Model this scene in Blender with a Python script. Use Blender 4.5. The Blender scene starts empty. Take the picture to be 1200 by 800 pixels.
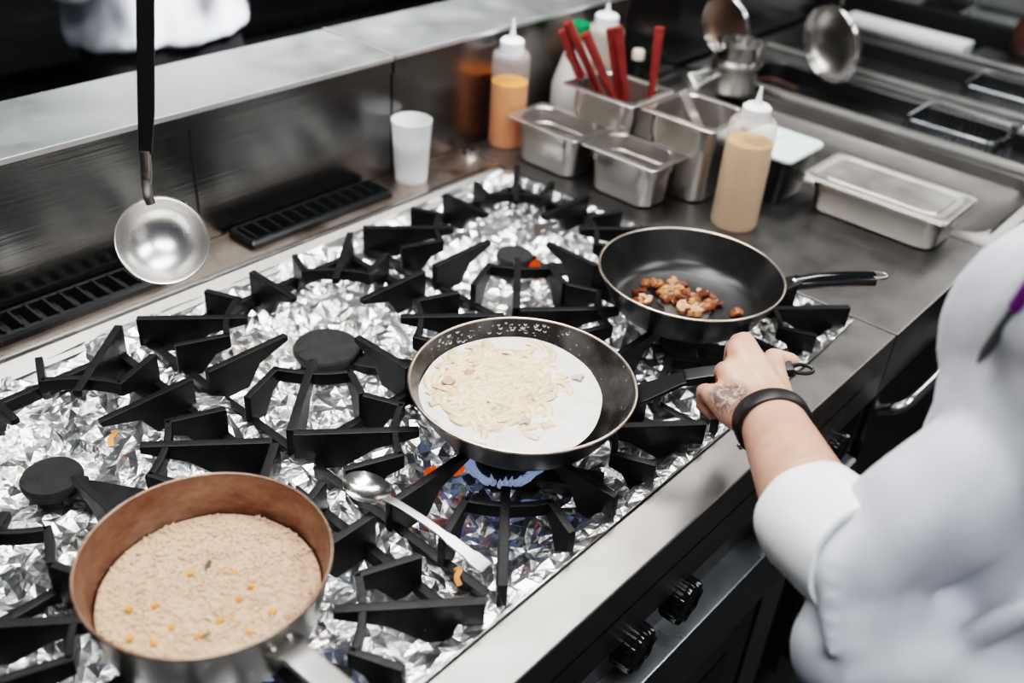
import bpy, bmesh, math, random
from math import pi, sin, cos, sqrt, atan2, radians
from mathutils import Vector, Matrix, Euler, noise
from mathutils.geometry import delaunay_2d_cdt
R = random.Random(7)
SC = bpy.context.scene
COL = SC.collection
ZO = 0.9                      # height of the hob top above the floor

# ------------------------------------------------------------------ helpers
def V(*a): return Vector(a)
def W(x, y, z=0.0): return Vector((x, y, z + ZO))   # place measured from the hob top

def link(o, parent=None):
    COL.objects.link(o)
    if parent is not None: o.parent = parent
    return o
def empty(name, loc, label=None, cat=None, group=None, rot=(0, 0, 0)):
    o = bpy.data.objects.new(name, None); o.empty_display_size = .05
    o.location = loc; o.rotation_euler = rot
    link(o); tag(o, label, cat, group); return o
def tag(o, label=None, cat=None, group=None, kind=None):
    if label: o['label'] = label
    if cat: o['category'] = cat
    if group: o['group'] = group
    if kind: o['kind'] = kind
    return o
def obj(name, bm, mat, parent=None, loc=None, ang=35, bevel=0, seg=2, rot=None, flat=False, recalc=True, wn=False):
    if recalc: bmesh.ops.recalc_face_normals(bm, faces=bm.faces)
    if bevel:
        es = [e for e in bm.edges if len(e.link_faces) == 2 and e.calc_face_angle(0) > radians(40)]
        bmesh.ops.bevel(bm, geom=es, offset=bevel, segments=seg, profile=.6, affect='EDGES', clamp_overlap=True)
    bm.normal_update()
    for f in bm.faces: f.smooth = not flat
    if not flat:
        for e in bm.edges:
            e.smooth = not (len(e.link_faces) == 2 and e.calc_face_angle(0) > radians(ang))
    me = bpy.data.meshes.new(name); bm.to_mesh(me); bm.free()
    for m in (mat if isinstance(mat, (list, tuple)) else [mat]): me.materials.append(m)
    o = bpy.data.objects.new(name, me)
    if loc is not None: o.location = loc
    if rot is not None: o.rotation_euler = rot
    if wn or bevel:
        m_ = o.modifiers.new('even_normals', 'WEIGHTED_NORMAL'); m_.keep_sharp = True; m_.weight = 80
    return link(o, parent)
def dup(root, loc=None, rot=None, label=None, group=None):
    r = root.copy(); COL.objects.link(r)
    if loc is not None: r.location = loc
    if rot is not None: r.rotation_euler = rot
    if label: r['label'] = label
    if group: r['group'] = group
    for ch in root.children:
        c = ch.copy(); COL.objects.link(c); c.parent = r
        for g in ch.children:
            d = g.copy(); COL.objects.link(d); d.parent = c
    return r
def BM(): return bmesh.new()
def box(bm, x0, x1, y0, y1, z0, z1, mi=0):
    vs = [bm.verts.new((x, y, z)) for z in (z0, z1) for x, y in ((x0, y0), (x1, y0), (x1, y1), (x0, y1))]
    fs = [(3, 2, 1, 0), (4, 5, 6, 7), (0, 1, 5, 4), (1, 2, 6, 5), (2, 3, 7, 6), (3, 0, 4, 7)]
    for f in fs: bm.faces.new([vs[i] for i in f]).material_index = mi
    return vs
def prism(bm, poly, h0, h1, M=None):
    a = [bm.verts.new((p[0], p[1], h0)) for p in poly]; b = [bm.verts.new((p[0], p[1], h1)) for p in poly]
    n = len(poly)
    bm.faces.new(a[::-1]); bm.faces.new(b)
    for i in range(n): bm.faces.new((a[i], a[(i+1) % n], b[(i+1) % n], b[i]))
    if M is not None: bmesh.ops.transform(bm, matrix=M, verts=a + b)
def plate(bm, p, q, prof, t):
    """upright plate on the plan line p-q; prof is a polygon of (s, z), s measured from p"""
    p = Vector((p[0], p[1], 0)); q = Vector((q[0], q[1], 0)); d = (q - p).normalized(); n = Vector((-d.y, d.x, 0)) * (t / 2)
    a = [bm.verts.new(p + d * s + n + V(0, 0, z)) for s, z in prof]; b = [bm.verts.new(p + d * s - n + V(0, 0, z)) for s, z in prof]
    k = len(prof); bm.faces.new(a); bm.faces.new(b[::-1])
    for i in range(k): bm.faces.new((a[i], b[i], b[(i+1) % k], a[(i+1) % k]))
def frames(pts):
    n = len(pts); T = []
    for i in range(n):
        T.append((pts[min(i+1, n-1)] - pts[max(i-1, 0)]).normalized())
    u = T[0].orthogonal().normalized(); out = []
    for i in range(n):
        u = (u - T[i] * u.dot(T[i])).normalized(); out.append((u, T[i].cross(u)))
    return out
def tube(bm, pts, r, seg=10, flat=1.0, closed=False, up=None):
    pts = [Vector(p) for p in pts]; n = len(pts)
    rs = r if isinstance(r, (list, tuple)) else [r] * n
    fr = frames(pts); rings = []
    for i, p in enumerate(pts):
        u, v = fr[i]
        if up is not None:
            t = (pts[min(i+1, n-1)] - pts[max(i-1, 0)]).normalized()
            v = (up - t * up.dot(t)).normalized(); u = v.cross(t)
        rings.append([bm.verts.new(p + (u * cos(2*pi*k/seg) + v * flat * sin(2*pi*k/seg)) * rs[i]) for k in range(seg)])
    m = n if closed else n - 1
    for i in range(m):
        a, b = rings[i], rings[(i+1) % n]
        for k in range(seg): bm.faces.new((a[k], a[(k+1) % seg], b[(k+1) % seg], b[k]))
    if not closed: bm.faces.new(rings[0][::-1]); bm.faces.new(rings[-1])
def strap(bm, pts, w, t, up):
    """flat bar of width w and thickness t along pts; up is the thickness direction"""
    pts = [Vector(p) for p in pts]; n = len(pts); rings = []
    ws = w if isinstance(w, (list, tuple)) else [w] * n
    for i, p in enumerate(pts):
        T = (pts[min(i+1, n-1)] - pts[max(i-1, 0)]).normalized()
        nn = (up - T * up.dot(T)).normalized(); s = T.cross(nn)
        rings.append([bm.verts.new(p + s * ws[i]/2 * a + nn * t/2 * b) for a, b in ((-1, -1), (1, -1), (1, 1), (-1, 1))])
    for i in range(n-1):
        a, b = rings[i], rings[i+1]
        for k in range(4): bm.faces.new((a[k], a[(k+1) % 4], b[(k+1) % 4], b[k]))
    bm.faces.new(rings[0][::-1]); bm.faces.new(rings[-1])
def lathe(bm, prof, seg=48, M=None, mi=None):
    """(r, z) profile revolved about z; r == 0 closes to a point"""
    rings = []; allv = []
    for r, z in prof:
        if r < 1e-6: ring = [bm.verts.new((0, 0, z))]
        else: ring = [bm.verts.new((r*cos(2*pi*k/seg), r*sin(2*pi*k/seg), z)) for k in range(seg)]
        rings.append(ring); allv += ring
    for i in range(len(rings)-1):
        a, b = rings[i], rings[i+1]
        for k in range(seg):
            k2 = (k+1) % seg
            if len(a) == 1 and len(b) == 1: continue
            if len(a) == 1: f = bm.faces.new((a[0], b[k], b[k2]))
            elif len(b) == 1: f = bm.faces.new((a[k], a[k2], b[0]))
            else: f = bm.faces.new((a[k], a[k2], b[k2], b[k]))
            if mi is not None: f.material_index = mi[i]
    if M is not None: bmesh.ops.transform(bm, matrix=M, verts=allv)
    return allv
def rrect(hx, hy, r, seg=6):
    r = min(r, hx - 1e-4, hy - 1e-4); out = []
    for cx, cy, a0 in ((hx-r, hy-r, 0), (-hx+r, hy-r, pi/2), (-hx+r, -hy+r, pi), (hx-r, -hy+r, 1.5*pi)):
        for k in range(seg+1):
            a = a0 + pi/2*k/seg; out.append((cx + r*cos(a), cy + r*sin(a)))
    return out
def loft(bm, loops, cap0=True, cap1=True, c=(0, 0), mis=None):
    rings = []
    for L in loops:
        hx, hy, r, z = L[:4]; ox, oy = (L[4], L[5]) if len(L) > 4 else (0, 0)
        rings.append([bm.verts.new((x + c[0] + ox, y + c[1] + oy, z)) for x, y in rrect(hx, hy, r)])
    n = len(rings[0])
    for i in range(len(rings)-1):
        a, b = rings[i], rings[i+1]
        for k in range(n):
            f = bm.faces.new((a[k], a[(k+1) % n], b[(k+1) % n], b[k]))
            if mis: f.material_index = mis[i]
    if cap0: bm.faces.new(rings[0][::-1])
    if cap1:
        f = bm.faces.new(rings[-1])
        if mis: f.material_index = mis[-1]
def ball(bm, c, r, sub=2, sc=(1, 1, 1), rot=None, jit=0):
    M = Matrix.Translation(Vector(c)) @ (Euler(rot).to_matrix().to_4x4() if rot else Matrix()) @ Matrix.Diagonal((r*sc[0], r*sc[1], r*sc[2], 1))
    g = bmesh.ops.create_icosphere(bm, subdivisions=sub, radius=1, matrix=M)
    if jit:
        for v in g['verts']: v.co += noise.noise_vector(v.co * 60) * jit
def capsule(bm, p0, r0, p1, r1, seg=20, flat=None):
    p0 = Vector(p0); p1 = Vector(p1); d = p1 - p0; L = max(d.length, 1e-5)
    q = V(0, 0, 1).rotation_difference(d.normalized()).to_matrix().to_4x4()
    prof = [(r0*cos(a), r0*sin(a)) for a in [(-90 + 15*i)*pi/180 for i in range(6)]]
    prof[0] = (0, -r0)
    prof += [(r0, 0), (r1, L)] + [(r1*cos(a), L + r1*sin(a)) for a in [15*i*pi/180 for i in range(1, 6)]] + [(0, L + r1)]
    lathe(bm, prof, seg, Matrix.Translation(p0) @ q)
def remeshed(bm, voxel, smooth=6, fac=.5, fn=None):
    """closed shapes in bm fused into one continuous skin"""
    bmesh.ops.recalc_face_normals(bm, faces=bm.faces)
    me = bpy.data.meshes.new('tmp'); bm.to_mesh(me); bm.free()
    o = bpy.data.objects.new('tmp', me); COL.objects.link(o)
    m = o.modifiers.new('r', 'REMESH'); m.mode = 'VOXEL'; m.voxel_size = voxel
    s = o.modifiers.new('s', 'SMOOTH'); s.factor = fac; s.iterations = smooth
    dg = bpy.context.evaluated_depsgraph_get(); dg.update()
    me2 = bpy.data.meshes.new_from_object(o.evaluated_get(dg))
    bpy.data.objects.remove(o); bpy.data.meshes.remove(me)
    b2 = BM(); b2.from_mesh(me2); bpy.data.meshes.remove(me2); b2.normal_update()
    if fn:
        mv = [(v, fn(v.co, v.normal)) for v in b2.verts]
        for v, d in mv: v.co += d
    return b2
def catmull(pts, n=8):
    P = [Vector(p) for p in pts]; P = [P[0]*2 - P[1]] + P + [P[-1]*2 - P[-2]]; out = []
    for i in range(1, len(P)-2):
        for k in range(n):
            t = k/n; a, b, c, d = P[i-1], P[i], P[i+1], P[i+2]
            out.append(.5*((2*b) + (c-a)*t + (2*a-5*b+4*c-d)*t*t + (3*b-a-3*c+d)*t**3))
    out.append(P[-2]); return out

# ------------------------------------------------------------------ materials
def nmat(name):
    m = bpy.data.materials.new(name); m.use_nodes = True; nt = m.node_tree
    return m, nt, nt.nodes['Principled BSDF'], nt.nodes['Material Output']
def node(nt, t, **kw):
    n = nt.nodes.new(t)
    for k, v in kw.items():
        if k in n.inputs: n.inputs[k].default_value = v
        else: setattr(n, k, v)
    return n
def coords(nt, scale=(1, 1, 1), kind='Object'):
    tc = node(nt, 'ShaderNodeTexCoord'); mp = node(nt, 'ShaderNodeMapping'); mp.inputs['Scale'].default_value = scale
    nt.links.new(tc.outputs[kind], mp.inputs['Vector']); return mp.outputs['Vector']
def noise_tex(nt, vec, scale, detail=4, rough=.6):
    n = node(nt, 'ShaderNodeTexNoise'); n.inputs['Scale'].default_value = scale; n.inputs['Detail'].default_value = detail; n.inputs['Roughness'].default_value = rough
    nt.links.new(vec, n.inputs['Vector']); return n.outputs['Fac']
def ramp(nt, fac, stops):
    r = node(nt, 'ShaderNodeValToRGB'); el = r.color_ramp.elements
    while len(el) < len(stops): el.new(.5)
    for e, (p, c) in zip(el, stops): e.position = p; e.color = (c, c, c, 1) if not isinstance(c, tuple) else (*c, 1)
    nt.links.new(fac, r.inputs['Fac']); return r.outputs['Color']
def bump(nt, b, h, strength=.3, dist=.002):
    n = node(nt, 'ShaderNodeBump'); n.inputs['Strength'].default_value = strength; n.inputs['Distance'].default_value = dist
    nt.links.new(h, n.inputs['Height']); nt.links.new(n.outputs['Normal'], b.inputs['Normal'])
def plain(name, col, rough=.5, metal=0.0, spec=.5, bumps=None, var=0, varscale=20, coat=0, emit=None, stretch=(1, 1, 1), alpha=None, sss=0, trans=0):
    m, nt, b, out = nmat(name)
    b.inputs['Base Color'].default_value = (*col, 1); b.inputs['Roughness'].default_value = rough; b.inputs['Metallic'].default_value = metal
    b.inputs['Specular IOR Level'].default_value = spec; b.inputs['Coat Weight'].default_value = coat
    if trans: b.inputs['Transmission Weight'].default_value = trans
    if sss:
        b.inputs['Subsurface Weight'].default_value = sss; b.inputs['Subsurface Radius'].default_value = (.01, .004, .002); b.inputs['Subsurface Scale'].default_value = .5
    vec = coords(nt, stretch)
    if var:
        f = noise_tex(nt, vec, varscale, 5)
        c = ramp(nt, f, [(.3, tuple(max(0, x*(1-var)) for x in col)), (.7, tuple(min(1, x*(1+var)) for x in col))])
        nt.links.new(c, b.inputs['Base Color'])
        r2 = ramp(nt, f, [(.3, max(.02, rough*(1-.35*var))), (.7, min(1, rough*(1+.35*var)))]); nt.links.new(r2, b.inputs['Roughness'])
    if bumps: bump(nt, b, noise_tex(nt, vec, bumps[0], 6), bumps[1], bumps[2] if len(bumps) > 2 else .002)
    if emit: b.inputs['Emission Color'].default_value = (*emit[0], 1); b.inputs['Emission Strength'].default_value = emit[1]
    if alpha is not None: b.inputs['Alpha'].default_value = alpha
    return m
def steel(name, col=(.6, .6, .6), rough=.25, along='x', line=.06, smudge=.35, tint=None):
    m, nt, b, out = nmat(name); b.inputs['Metallic'].default_value = 1
    st = {'x': (2, 220, 220), 'y': (220, 2, 220), 'z': (220, 220, 2), 'n': (30, 30, 30)}[along]
    brushed = noise_tex(nt, coords(nt, st), 1.0, 3); dirt = noise_tex(nt, coords(nt), 9, 6, .65)
    r = ramp(nt, dirt, [(.3, rough*(1-smudge*.6)), (.72, rough*(1+smudge*.6))])
    nt.links.new(r, b.inputs['Roughness'])
    stops = [(.25, tuple(c*(.96) for c in col)), (.75, col)]
    if tint: stops = [(.34, tint), (.55, tuple(c*.95 for c in col)), (.8, col)]
    nt.links.new(ramp(nt, dirt, stops), b.inputs['Base Color'])
    bump(nt, b, brushed, line, .001)
    return m
M_TOP = steel('brushed_steel_top', (.285, .272, .26), .40, 'x', .12, .3)
M_LEDGE = steel('ledge_steel', (.40, .415, .41), .50, 'x', .06, .3)
M_SPLASH = steel('splashback_steel', (.235, .23, .225), .24, 'x', .35, .15)
M_SHELF = steel('brown_sheen_steel', (.50, .43, .38), .33, 'x', .06, .35, tint=(.26, .17, .115))  # brownish reflection on the rear shelf, painted in as brown patches
M_FRONT = steel('dark_front_steel', (.17, .178, .182), .26, 'x', .06)
M_BAND = steel('front_band_steel', (.34, .35, .36), .32, 'x', .08)
M_WORK = steel('worktop_steel', (.255, .247, .24), .38, 'x', .10, .3)
M_TIN = steel('tin_steel', (.58, .55, .52), .33, 'n', .02, .3)
M_BRIGHT = steel('polished_steel', (.70, .68, .66), .17, 'n', .01, .35)
M_LIDS = steel('lid_steel', (.62, .60, .575), .42, 'n', .03, .3)
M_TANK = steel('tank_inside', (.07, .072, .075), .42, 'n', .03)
M_EDGE = steel('ledge_edge_steel', (.85, .85, .84), .42, 'x', .02, .1)
M_LADLE = steel('ladle_steel', (.74, .72, .70), .30, 'n', .02, .35)
M_DULL = steel('dull_steel', (.42, .40, .38), .32, 'n', .03)
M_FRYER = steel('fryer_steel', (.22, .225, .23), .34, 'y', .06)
M_IRON = plain('cast_iron', (.0032, .0034, .0035), .45, 0, .3, (260, .35, .0015), .5, 40)
M_CAP = plain('burner_iron', (.014, .0135, .013), .6, 0, .4, (420, .6, .002), .6, 60)
M_BLACK = plain('black_enamel', (.006, .007, .0072), .22, 0, .5)
M_MATTE = plain('matte_black', (.008, .009, .0095), .6, 0, .3)
M_KNOB = plain('knob_plastic', (.006, .007, .008), .13, 0, .6)
M_PANOUT = plain('pan_outside', (.008, .008, .008), .38, 0, .45, None, .4, 30)
M_HANDLE = plain('pan_handle', (.010, .0105, .011), .33, 0, .5, (180, .12, .001))
M_RIM = plain('pan_rim', (.62, .52, .44), .3, 1)
M_NONSTICK = plain('pan_nonstick', (.016, .0155, .015), .3, 0, .45, None, .3, 25)
M_DARK = plain('dark_casing', (.012, .014, .015), .5, 0, .35, None, .5, 5)  # dark colour of the counter cabinets and ledge body
M_FLOOR = plain('floor_tile', (.03, .03, .03), .45, 0, .4, (60, .2), .4, 6)
M_WALL = plain('dark_wall', (.016, .018, .019), .55, 0, .3, None, .3, 3)
M_CLOTH = plain('white_cotton', (.61, .63, .68), .85, 0, .2, (420, .12, .001), .03, 8)
M_CUFF = plain('lit_cotton', (.90, .91, .91), .85, 0, .2, (420, .1, .001))  # lighter copy of the jacket cotton, paints the cuff as better lit
M_TROUS = plain('black_cotton', (.008, .008, .009), .85, 0, .2, (300, .2, .001))
M_APRON = plain('blue_apron', (.13, .16, .22), .85, 0, .2, (300, .2, .001), .3, 6)
M_HAIR = plain('dark_hair', (.02, .014, .01), .5, 0, .4, (300, .5, .002))
M_SHOE = plain('shoe_leather', (.01, .01, .01), .4)
M_STRAP = plain('black_leather', (.012, .011, .011), .42, 0, .5, (260, .3, .001))
M_RED = plain('red_lacquer', (.20, .022, .016), .45, 0, .5, None, .25, 40)
M_PURPLE = plain('purple_plastic', (.13, .012, .15), .35)
M_GREY = plain('grey_plastic', (.055, .06, .06), .4)
M_GREEN = plain('green_plastic', (.0, .14, .05), .4)
M_WHITE = plain('white_plastic', (.78, .80, .79), .4)
M_LIDW = plain('frosted_lid', (.66, .74, .71), .35)
M_BROWN = plain('brown_glaze', (.05, .018, .011), .5)
M_MUSH = [plain('mushroom_%s' % n, c, .33, 0, .5, (120, .4, .002), .55, 120, coat=.12) for n, c in (('amber', (.26, .085, .032)), ('pale', (.42, .19, .095)), ('dark', (.10, .03, .012)))]
M_CARROT = plain('carrot', (.76, .26, .075), .5, 0, .4)
M_HERB = plain('herb', (.05, .055, .015), .6)
M_RICE = plain('rice_grain', (.60, .395, .28), .5, 0, .4, None, .10, 60, sss=.15)
M_RICEBED = plain('rice_bed', (.54, .335, .23), .55, 0, .4, (150, .5, .003), .08, 60)
M_SAUCE = plain('cream', (.72, .67, .615), .22, 0, .5, (70, .5, .004), .10, 45)
M_NOODLE = plain('noodle', (.70, .51, .34), .28, 0, .5, None, .2, 45)
M_OIL = plain('oil', (.012, .009, .007), .12, 0, .4, (160, .5, .002))
M_ORANGE = plain('orange_sauce', (.82, .24, .02), .35, 0, .4, None, .14, 45)
M_BEIGE = plain('beige_sauce', (.82, .47, .21), .4, 0, .4, None, .05, 20)
M_AMBER = plain('amber_sauce', (.25, .10, .03), .4)

def see_through(name, col, fac, rough=.35):
    m, nt, b, out = nmat(name)
    b.inputs['Base Color'].default_value = (*col, 1); b.inputs['Roughness'].default_value = rough
    t = node(nt, 'ShaderNodeBsdfTransparent'); mx = node(nt, 'ShaderNodeMixShader'); mx.inputs[0].default_value = fac
    nt.links.new(t.outputs[0], mx.inputs[1]); nt.links.new(b.outputs[0], mx.inputs[2]); nt.links.new(mx.outputs[0], out.inputs['Surface'])
    return m
M_BOTTLE = see_through('bottle_plastic', (.72, .68, .66), .22)
M_BOTTLEF = see_through('bottle_plastic_frosted', (.70, .64, .58), .38)
M_CUP = see_through('cup_plastic', (.80, .81, .82), .52)
M_GLASS = see_through('oil_film', (.4, .35, .3), .25, .08)

def foil_mat():
    m, nt, b, out = nmat('aluminium_foil'); b.inputs['Metallic'].default_value = 1
    v = coords(nt)
    f = noise_tex(nt, v, 7, 6, .7)
    c = ramp(nt, f, [(.30, (.40, .32, .26)), (.42, (.66, .665, .66)), (.8, (.78, .79, .79))]); nt.links.new(c, b.inputs['Base Color'])
    b.inputs['Roughness'].default_value = .30
    vo = node(nt, 'ShaderNodeTexVoronoi'); vo.feature = 'DISTANCE_TO_EDGE'; vo.inputs['Scale'].default_value = 42
    d = node(nt, 'ShaderNodeTexNoise'); d.inputs['Scale'].default_value = 40; nt.links.new(v, d.inputs['Vector'])
    mx = node(nt, 'ShaderNodeMixRGB'); mx.inputs[0].default_value = .06; nt.links.new(v, mx.inputs[1]); nt.links.new(d.outputs['Color'], mx.inputs[2])
    nt.links.new(mx.outputs[0], vo.inputs['Vector'])
    add = node(nt, 'ShaderNodeMath', operation='ADD'); nt.links.new(vo.outputs['Distance'], add.inputs[0])
    n2 = noise_tex(nt, v, 180, 3); mu = node(nt, 'ShaderNodeMath', operation='MULTIPLY'); mu.inputs[1].default_value = .12
    nt.links.new(n2, mu.inputs[0]); nt.links.new(mu.outputs[0], add.inputs[1])
    bump(nt, b, add.outputs[0], .30, .006); return m
M_FOIL = foil_mat()
def copper_mat():
    m, nt, b, out = nmat('stained_pan_inside'); b.inputs['Metallic'].default_value = .85
    f = noise_tex(nt, coords(nt, (1, 1, 2)), 11, 7, .7)
    c = ramp(nt, f, [(.28, (.12, .055, .03)), (.5, (.27, .18, .135)), (.75, (.46, .37, .31))]); nt.links.new(c, b.inputs['Base Color'])
    b.inputs['Roughness'].default_value = .38; return m
M_COPPER = copper_mat()
def creampan_mat():
    m, nt, b, out = nmat('milk_splashed_nonstick')
    v = coords(nt); vo = node(nt, 'ShaderNodeTexVoronoi'); vo.inputs['Scale'].default_value = 150; nt.links.new(v, vo.inputs['Vector'])
    s = ramp(nt, vo.outputs['Distance'], [(.10, 1.0), (.22, 0.0)])
    n = noise_tex(nt, v, 22, 5, .7); n2 = ramp(nt, n, [(.5, 0.0), (.62, 1.0)])
    mu = node(nt, 'ShaderNodeMixRGB', blend_type='MULTIPLY'); mu.inputs[0].default_value = 1; nt.links.new(s, mu.inputs[1]); nt.links.new(n2, mu.inputs[2])
    film = ramp(nt, noise_tex(nt, v, 14, 4), [(.5, 0.0), (.75, .14)])
    ad = node(nt, 'ShaderNodeMixRGB', blend_type='ADD'); ad.inputs[0].default_value = 1; nt.links.new(mu.outputs[0], ad.inputs[1]); nt.links.new(film, ad.inputs[2])
    mx = node(nt, 'ShaderNodeMixRGB'); nt.links.new(ad.outputs[0], mx.inputs[0]); mx.inputs[1].default_value = (.022, .021, .020, 1); mx.inputs[2].default_value = (.62, .58, .54, 1)
    nt.links.new(mx.outputs[0], b.inputs['Base Color']); b.inputs['Roughness'].default_value = .3; return m
M_CREAMPAN = creampan_mat()
def flame_mat(name, lo, hi, strength, fac):
    m, nt, b, out = nmat(name); nt.nodes.remove(b)
    e = node(nt, 'ShaderNodeEmission'); e.inputs['Strength'].default_value = strength
    lw = node(nt, 'ShaderNodeLayerWeight'); lw.inputs['Blend'].default_value = .4
    mx = node(nt, 'ShaderNodeMixRGB'); mx.inputs[1].default_value = (*lo, 1); mx.inputs[2].default_value = (*hi, 1)
    nt.links.new(lw.outputs['Facing'], mx.inputs[0]); nt.links.new(mx.outputs[0], e.inputs['Color'])
    t = node(nt, 'ShaderNodeBsdfTransparent'); ms = node(nt, 'ShaderNodeMixShader'); ms.inputs[0].default_value = fac
    nt.links.new(t.outputs[0], ms.inputs[1]); nt.links.new(e.outputs[0], ms.inputs[2]); nt.links.new(ms.outputs[0], out.inputs['Surface']); return m
M_FLAME = flame_mat('blue_gas_flame', (.30, .45, 1.0), (.70, .82, 1.0), .5, .5)
M_EMBER = flame_mat('orange_glow', (1.0, .09, .01), (1.0, .22, .03), .8, .8)
def skin_mat():
    m, nt, b, out = nmat('skin'); tc = node(nt, 'ShaderNodeTexCoord')
    n = noise_tex(nt, tc.outputs['Object'], 26, 6); c = ramp(nt, n, [(.3, (.53, .265, .19)), (.7, (.66, .375, .285))])
    # ink on the back of the hand: soft oval mask times a scribbled pattern
    sub = node(nt, 'ShaderNodeVectorMath', operation='SUBTRACT'); sub.inputs[1].default_value = TATTOO; nt.links.new(tc.outputs['Object'], sub.inputs[0])
    ln = node(nt, 'ShaderNodeVectorMath', operation='LENGTH'); nt.links.new(sub.outputs[0], ln.inputs[0])
    mask = ramp(nt, ln.outputs['Value'], [(.018, 1.0), (.027, 0.0)])
    wv = node(nt, 'ShaderNodeTexNoise'); wv.inputs['Scale'].default_value = 120; wv.inputs['Detail'].default_value = 2; wv.inputs['Distortion'].default_value = 1.5
    nt.links.new(tc.outputs['Object'], wv.inputs['Vector']); ink = ramp(nt, wv.outputs['Fac'], [(.42, 0.35), (.52, .95)])
    mu = node(nt, 'ShaderNodeMixRGB', blend_type='MULTIPLY'); mu.inputs[0].default_value = 1; nt.links.new(mask, mu.inputs[1]); nt.links.new(ink, mu.inputs[2])
    mx = node(nt, 'ShaderNodeMixRGB'); nt.links.new(mu.outputs[0], mx.inputs[0]); nt.links.new(c, mx.inputs[1]); mx.inputs[2].default_value = (.09, .065, .06, 1)
    nt.links.new(mx.outputs[0], b.inputs['Base Color']); b.inputs['Roughness'].default_value = .48
    b.inputs['Subsurface Weight'].default_value = .12; b.inputs['Subsurface Radius'].default_value = (.012, .004, .002); b.inputs['Subsurface Scale'].default_value = .5
    bump(nt, b, noise_tex(nt, tc.outputs['Object'], 300, 4), .15, .001); return m

# ------------------------------------------------------------------ camera
cam = bpy.data.cameras.new('camera'); co = bpy.data.objects.new('camera', cam); COL.objects.link(co); SC.camera = co
co.location = (-.7159, -.7501, 1.6737); co.rotation_euler = (.9799, -.0654, -.8429)
cam.lens = 34.78; cam.sensor_width = 36; cam.clip_start = .02
cam.dof.use_dof = True; cam.dof.aperture_fstop = 2.6; cam.dof.focus_distance = 1.17

# ------------------------------------------------------------------ setting
def structure(name, bm, m, **k): return tag(obj(name, bm, m, **k), kind='structure')
b = BM(); box(b, -3, 5, -3, 4, -.05, 0); structure('floor', b, M_FLOOR)
b = BM(); box(b, -3, 5, 3.0, 3.1, 0, 3); structure('wall_back', b, M_WALL)
b = BM(); box(b, 4.4, 4.5, -3, 3.0, 0, 3); structure('wall_right', b, M_WALL)

# ------------------------------------------------------------------ range
XL, XR = -.66, .616
rg = empty('gas_range', (0, 0, 0), 'long steel gas range with six open burners in the foreground', 'stove')
b = BM(); box(b, XL, XR, -.40, -.327, ZO-.06, ZO); box(b, XL, XR, -.40, -.392, ZO-.112, ZO-.05); box(b, .597, XR, -.327, .37, ZO-.06, ZO); box(b, XL, XL+.03, -.327, .37, ZO-.06, ZO)
obj('front_rim', b, M_TOP, rg, bevel=.0035, seg=3)
b = BM(); prism(b, [(.37, ZO-.03), (.37, ZO-.012), (.402, ZO-.001), (.402, ZO-.03)], XL, XR, Matrix(((0, 0, 1, 0), (1, 0, 0, 0), (0, 1, 0, 0), (0, 0, 0, 1))))
obj('rear_rail', b, M_TOP, rg, bevel=.0012)
b = BM(); box(b, XL, XR, .4025, .505, ZO-.03, ZO-.001); obj('rear_shelf', b, M_SHELF, rg, bevel=.001)
b = BM(); box(b, XL, XR, .3985, .4065, ZO-.004, ZO+.0035); obj('rail_lip', b, M_BRIGHT, rg, bevel=.001)
b = BM(); box(b, XL+.03, .597, -.327, .37, ZO-.09, ZO-.075); obj('burner_tray', b, M_MATTE, rg)
b = BM(); box(b, XL, XR, -.358, .5, ZO-.8, ZO-.0905); obj('body', b, M_FRONT, rg, bevel=.002)
b = BM(); box(b, XL, XR, -.366, -.3585, ZO-.232, ZO-.0925); obj('knob_panel', b, M_BLACK, rg, bevel=.001)
b = BM(); prism(b, [(-.3585, ZO-.335), (-.41, ZO-.335), (-.414, ZO-.325), (-.404, ZO-.240), (-.3585, ZO-.233)], XL, XR, Matrix(((0, 0, 1, 0), (1, 0, 0, 0), (0, 1, 0, 0), (0, 0, 0, 1))))
obj('front_band', b, M_BAND, rg, bevel=.003)
b = BM(); box(b, -.5, .362, -.398, -.3585, ZO-.78, ZO-.345); dr = obj('oven_door', b, M_FRONT, rg, bevel=.003)
b = BM(); box(b, -.42, .29, -.400, -.3985, ZO-.70, ZO-.43); obj('door_window', b, M_BLACK, dr, bevel=.0005)
b = BM(); box(b, .375, .455, -.400, -.3585, ZO-.8, ZO-.337); obj('stile', b, M_DULL, rg, bevel=.002)
for x in (XL+.08, XR-.08):
    for y in (-.33, .42):
        b = BM(); lathe(b, [(0, 0), (.024, 0), (.024, .02), (.018, .03), (.018, .101), (0, .101)], 20); obj('leg', b, M_DULL, rg, (x, y, 0))
def knob_bm():
    b = BM()
    lathe(b, [(0, -.002), (.031, -.002), (.031, .006), (.026, .010), (.0225, .012), (.0225, .024), (0, .024)], 40)
    n = 72; rings = []
    for z, s in ((.020, .92), (.024, 1.0), (.043, 1.0), (.049, .94), (.050, .76), (.0475, .70)):
        rings.append([b.verts.new(((.0285 + .0022*cos(8*2*pi*k/n))*s*cos(2*pi*k/n), (.0285 + .0022*cos(8*2*pi*k/n))*s*sin(2*pi*k/n), z)) for k in range(n)])
    for i in range(len(rings)-1):
        for k in range(n): b.faces.new((rings[i][k], rings[i][(k+1) % n], rings[i+1][(k+1) % n], rings[i+1][k]))
    b.faces.new(rings[-1]); b.faces.new(rings[0][::-1]); return b
for i, kx in enumerate((-.427, -.328, -.027, .072, .376, .475)):
    k = obj('knob', knob_bm(), M_KNOB, rg, W(kx, -.3662, -.135), rot=(pi/2, 0, 0))
    b = BM(); box(b, -.0015, .0015, .008, .020, .0472, .0478); obj('pointer', b, M_BRIGHT, k)

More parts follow.
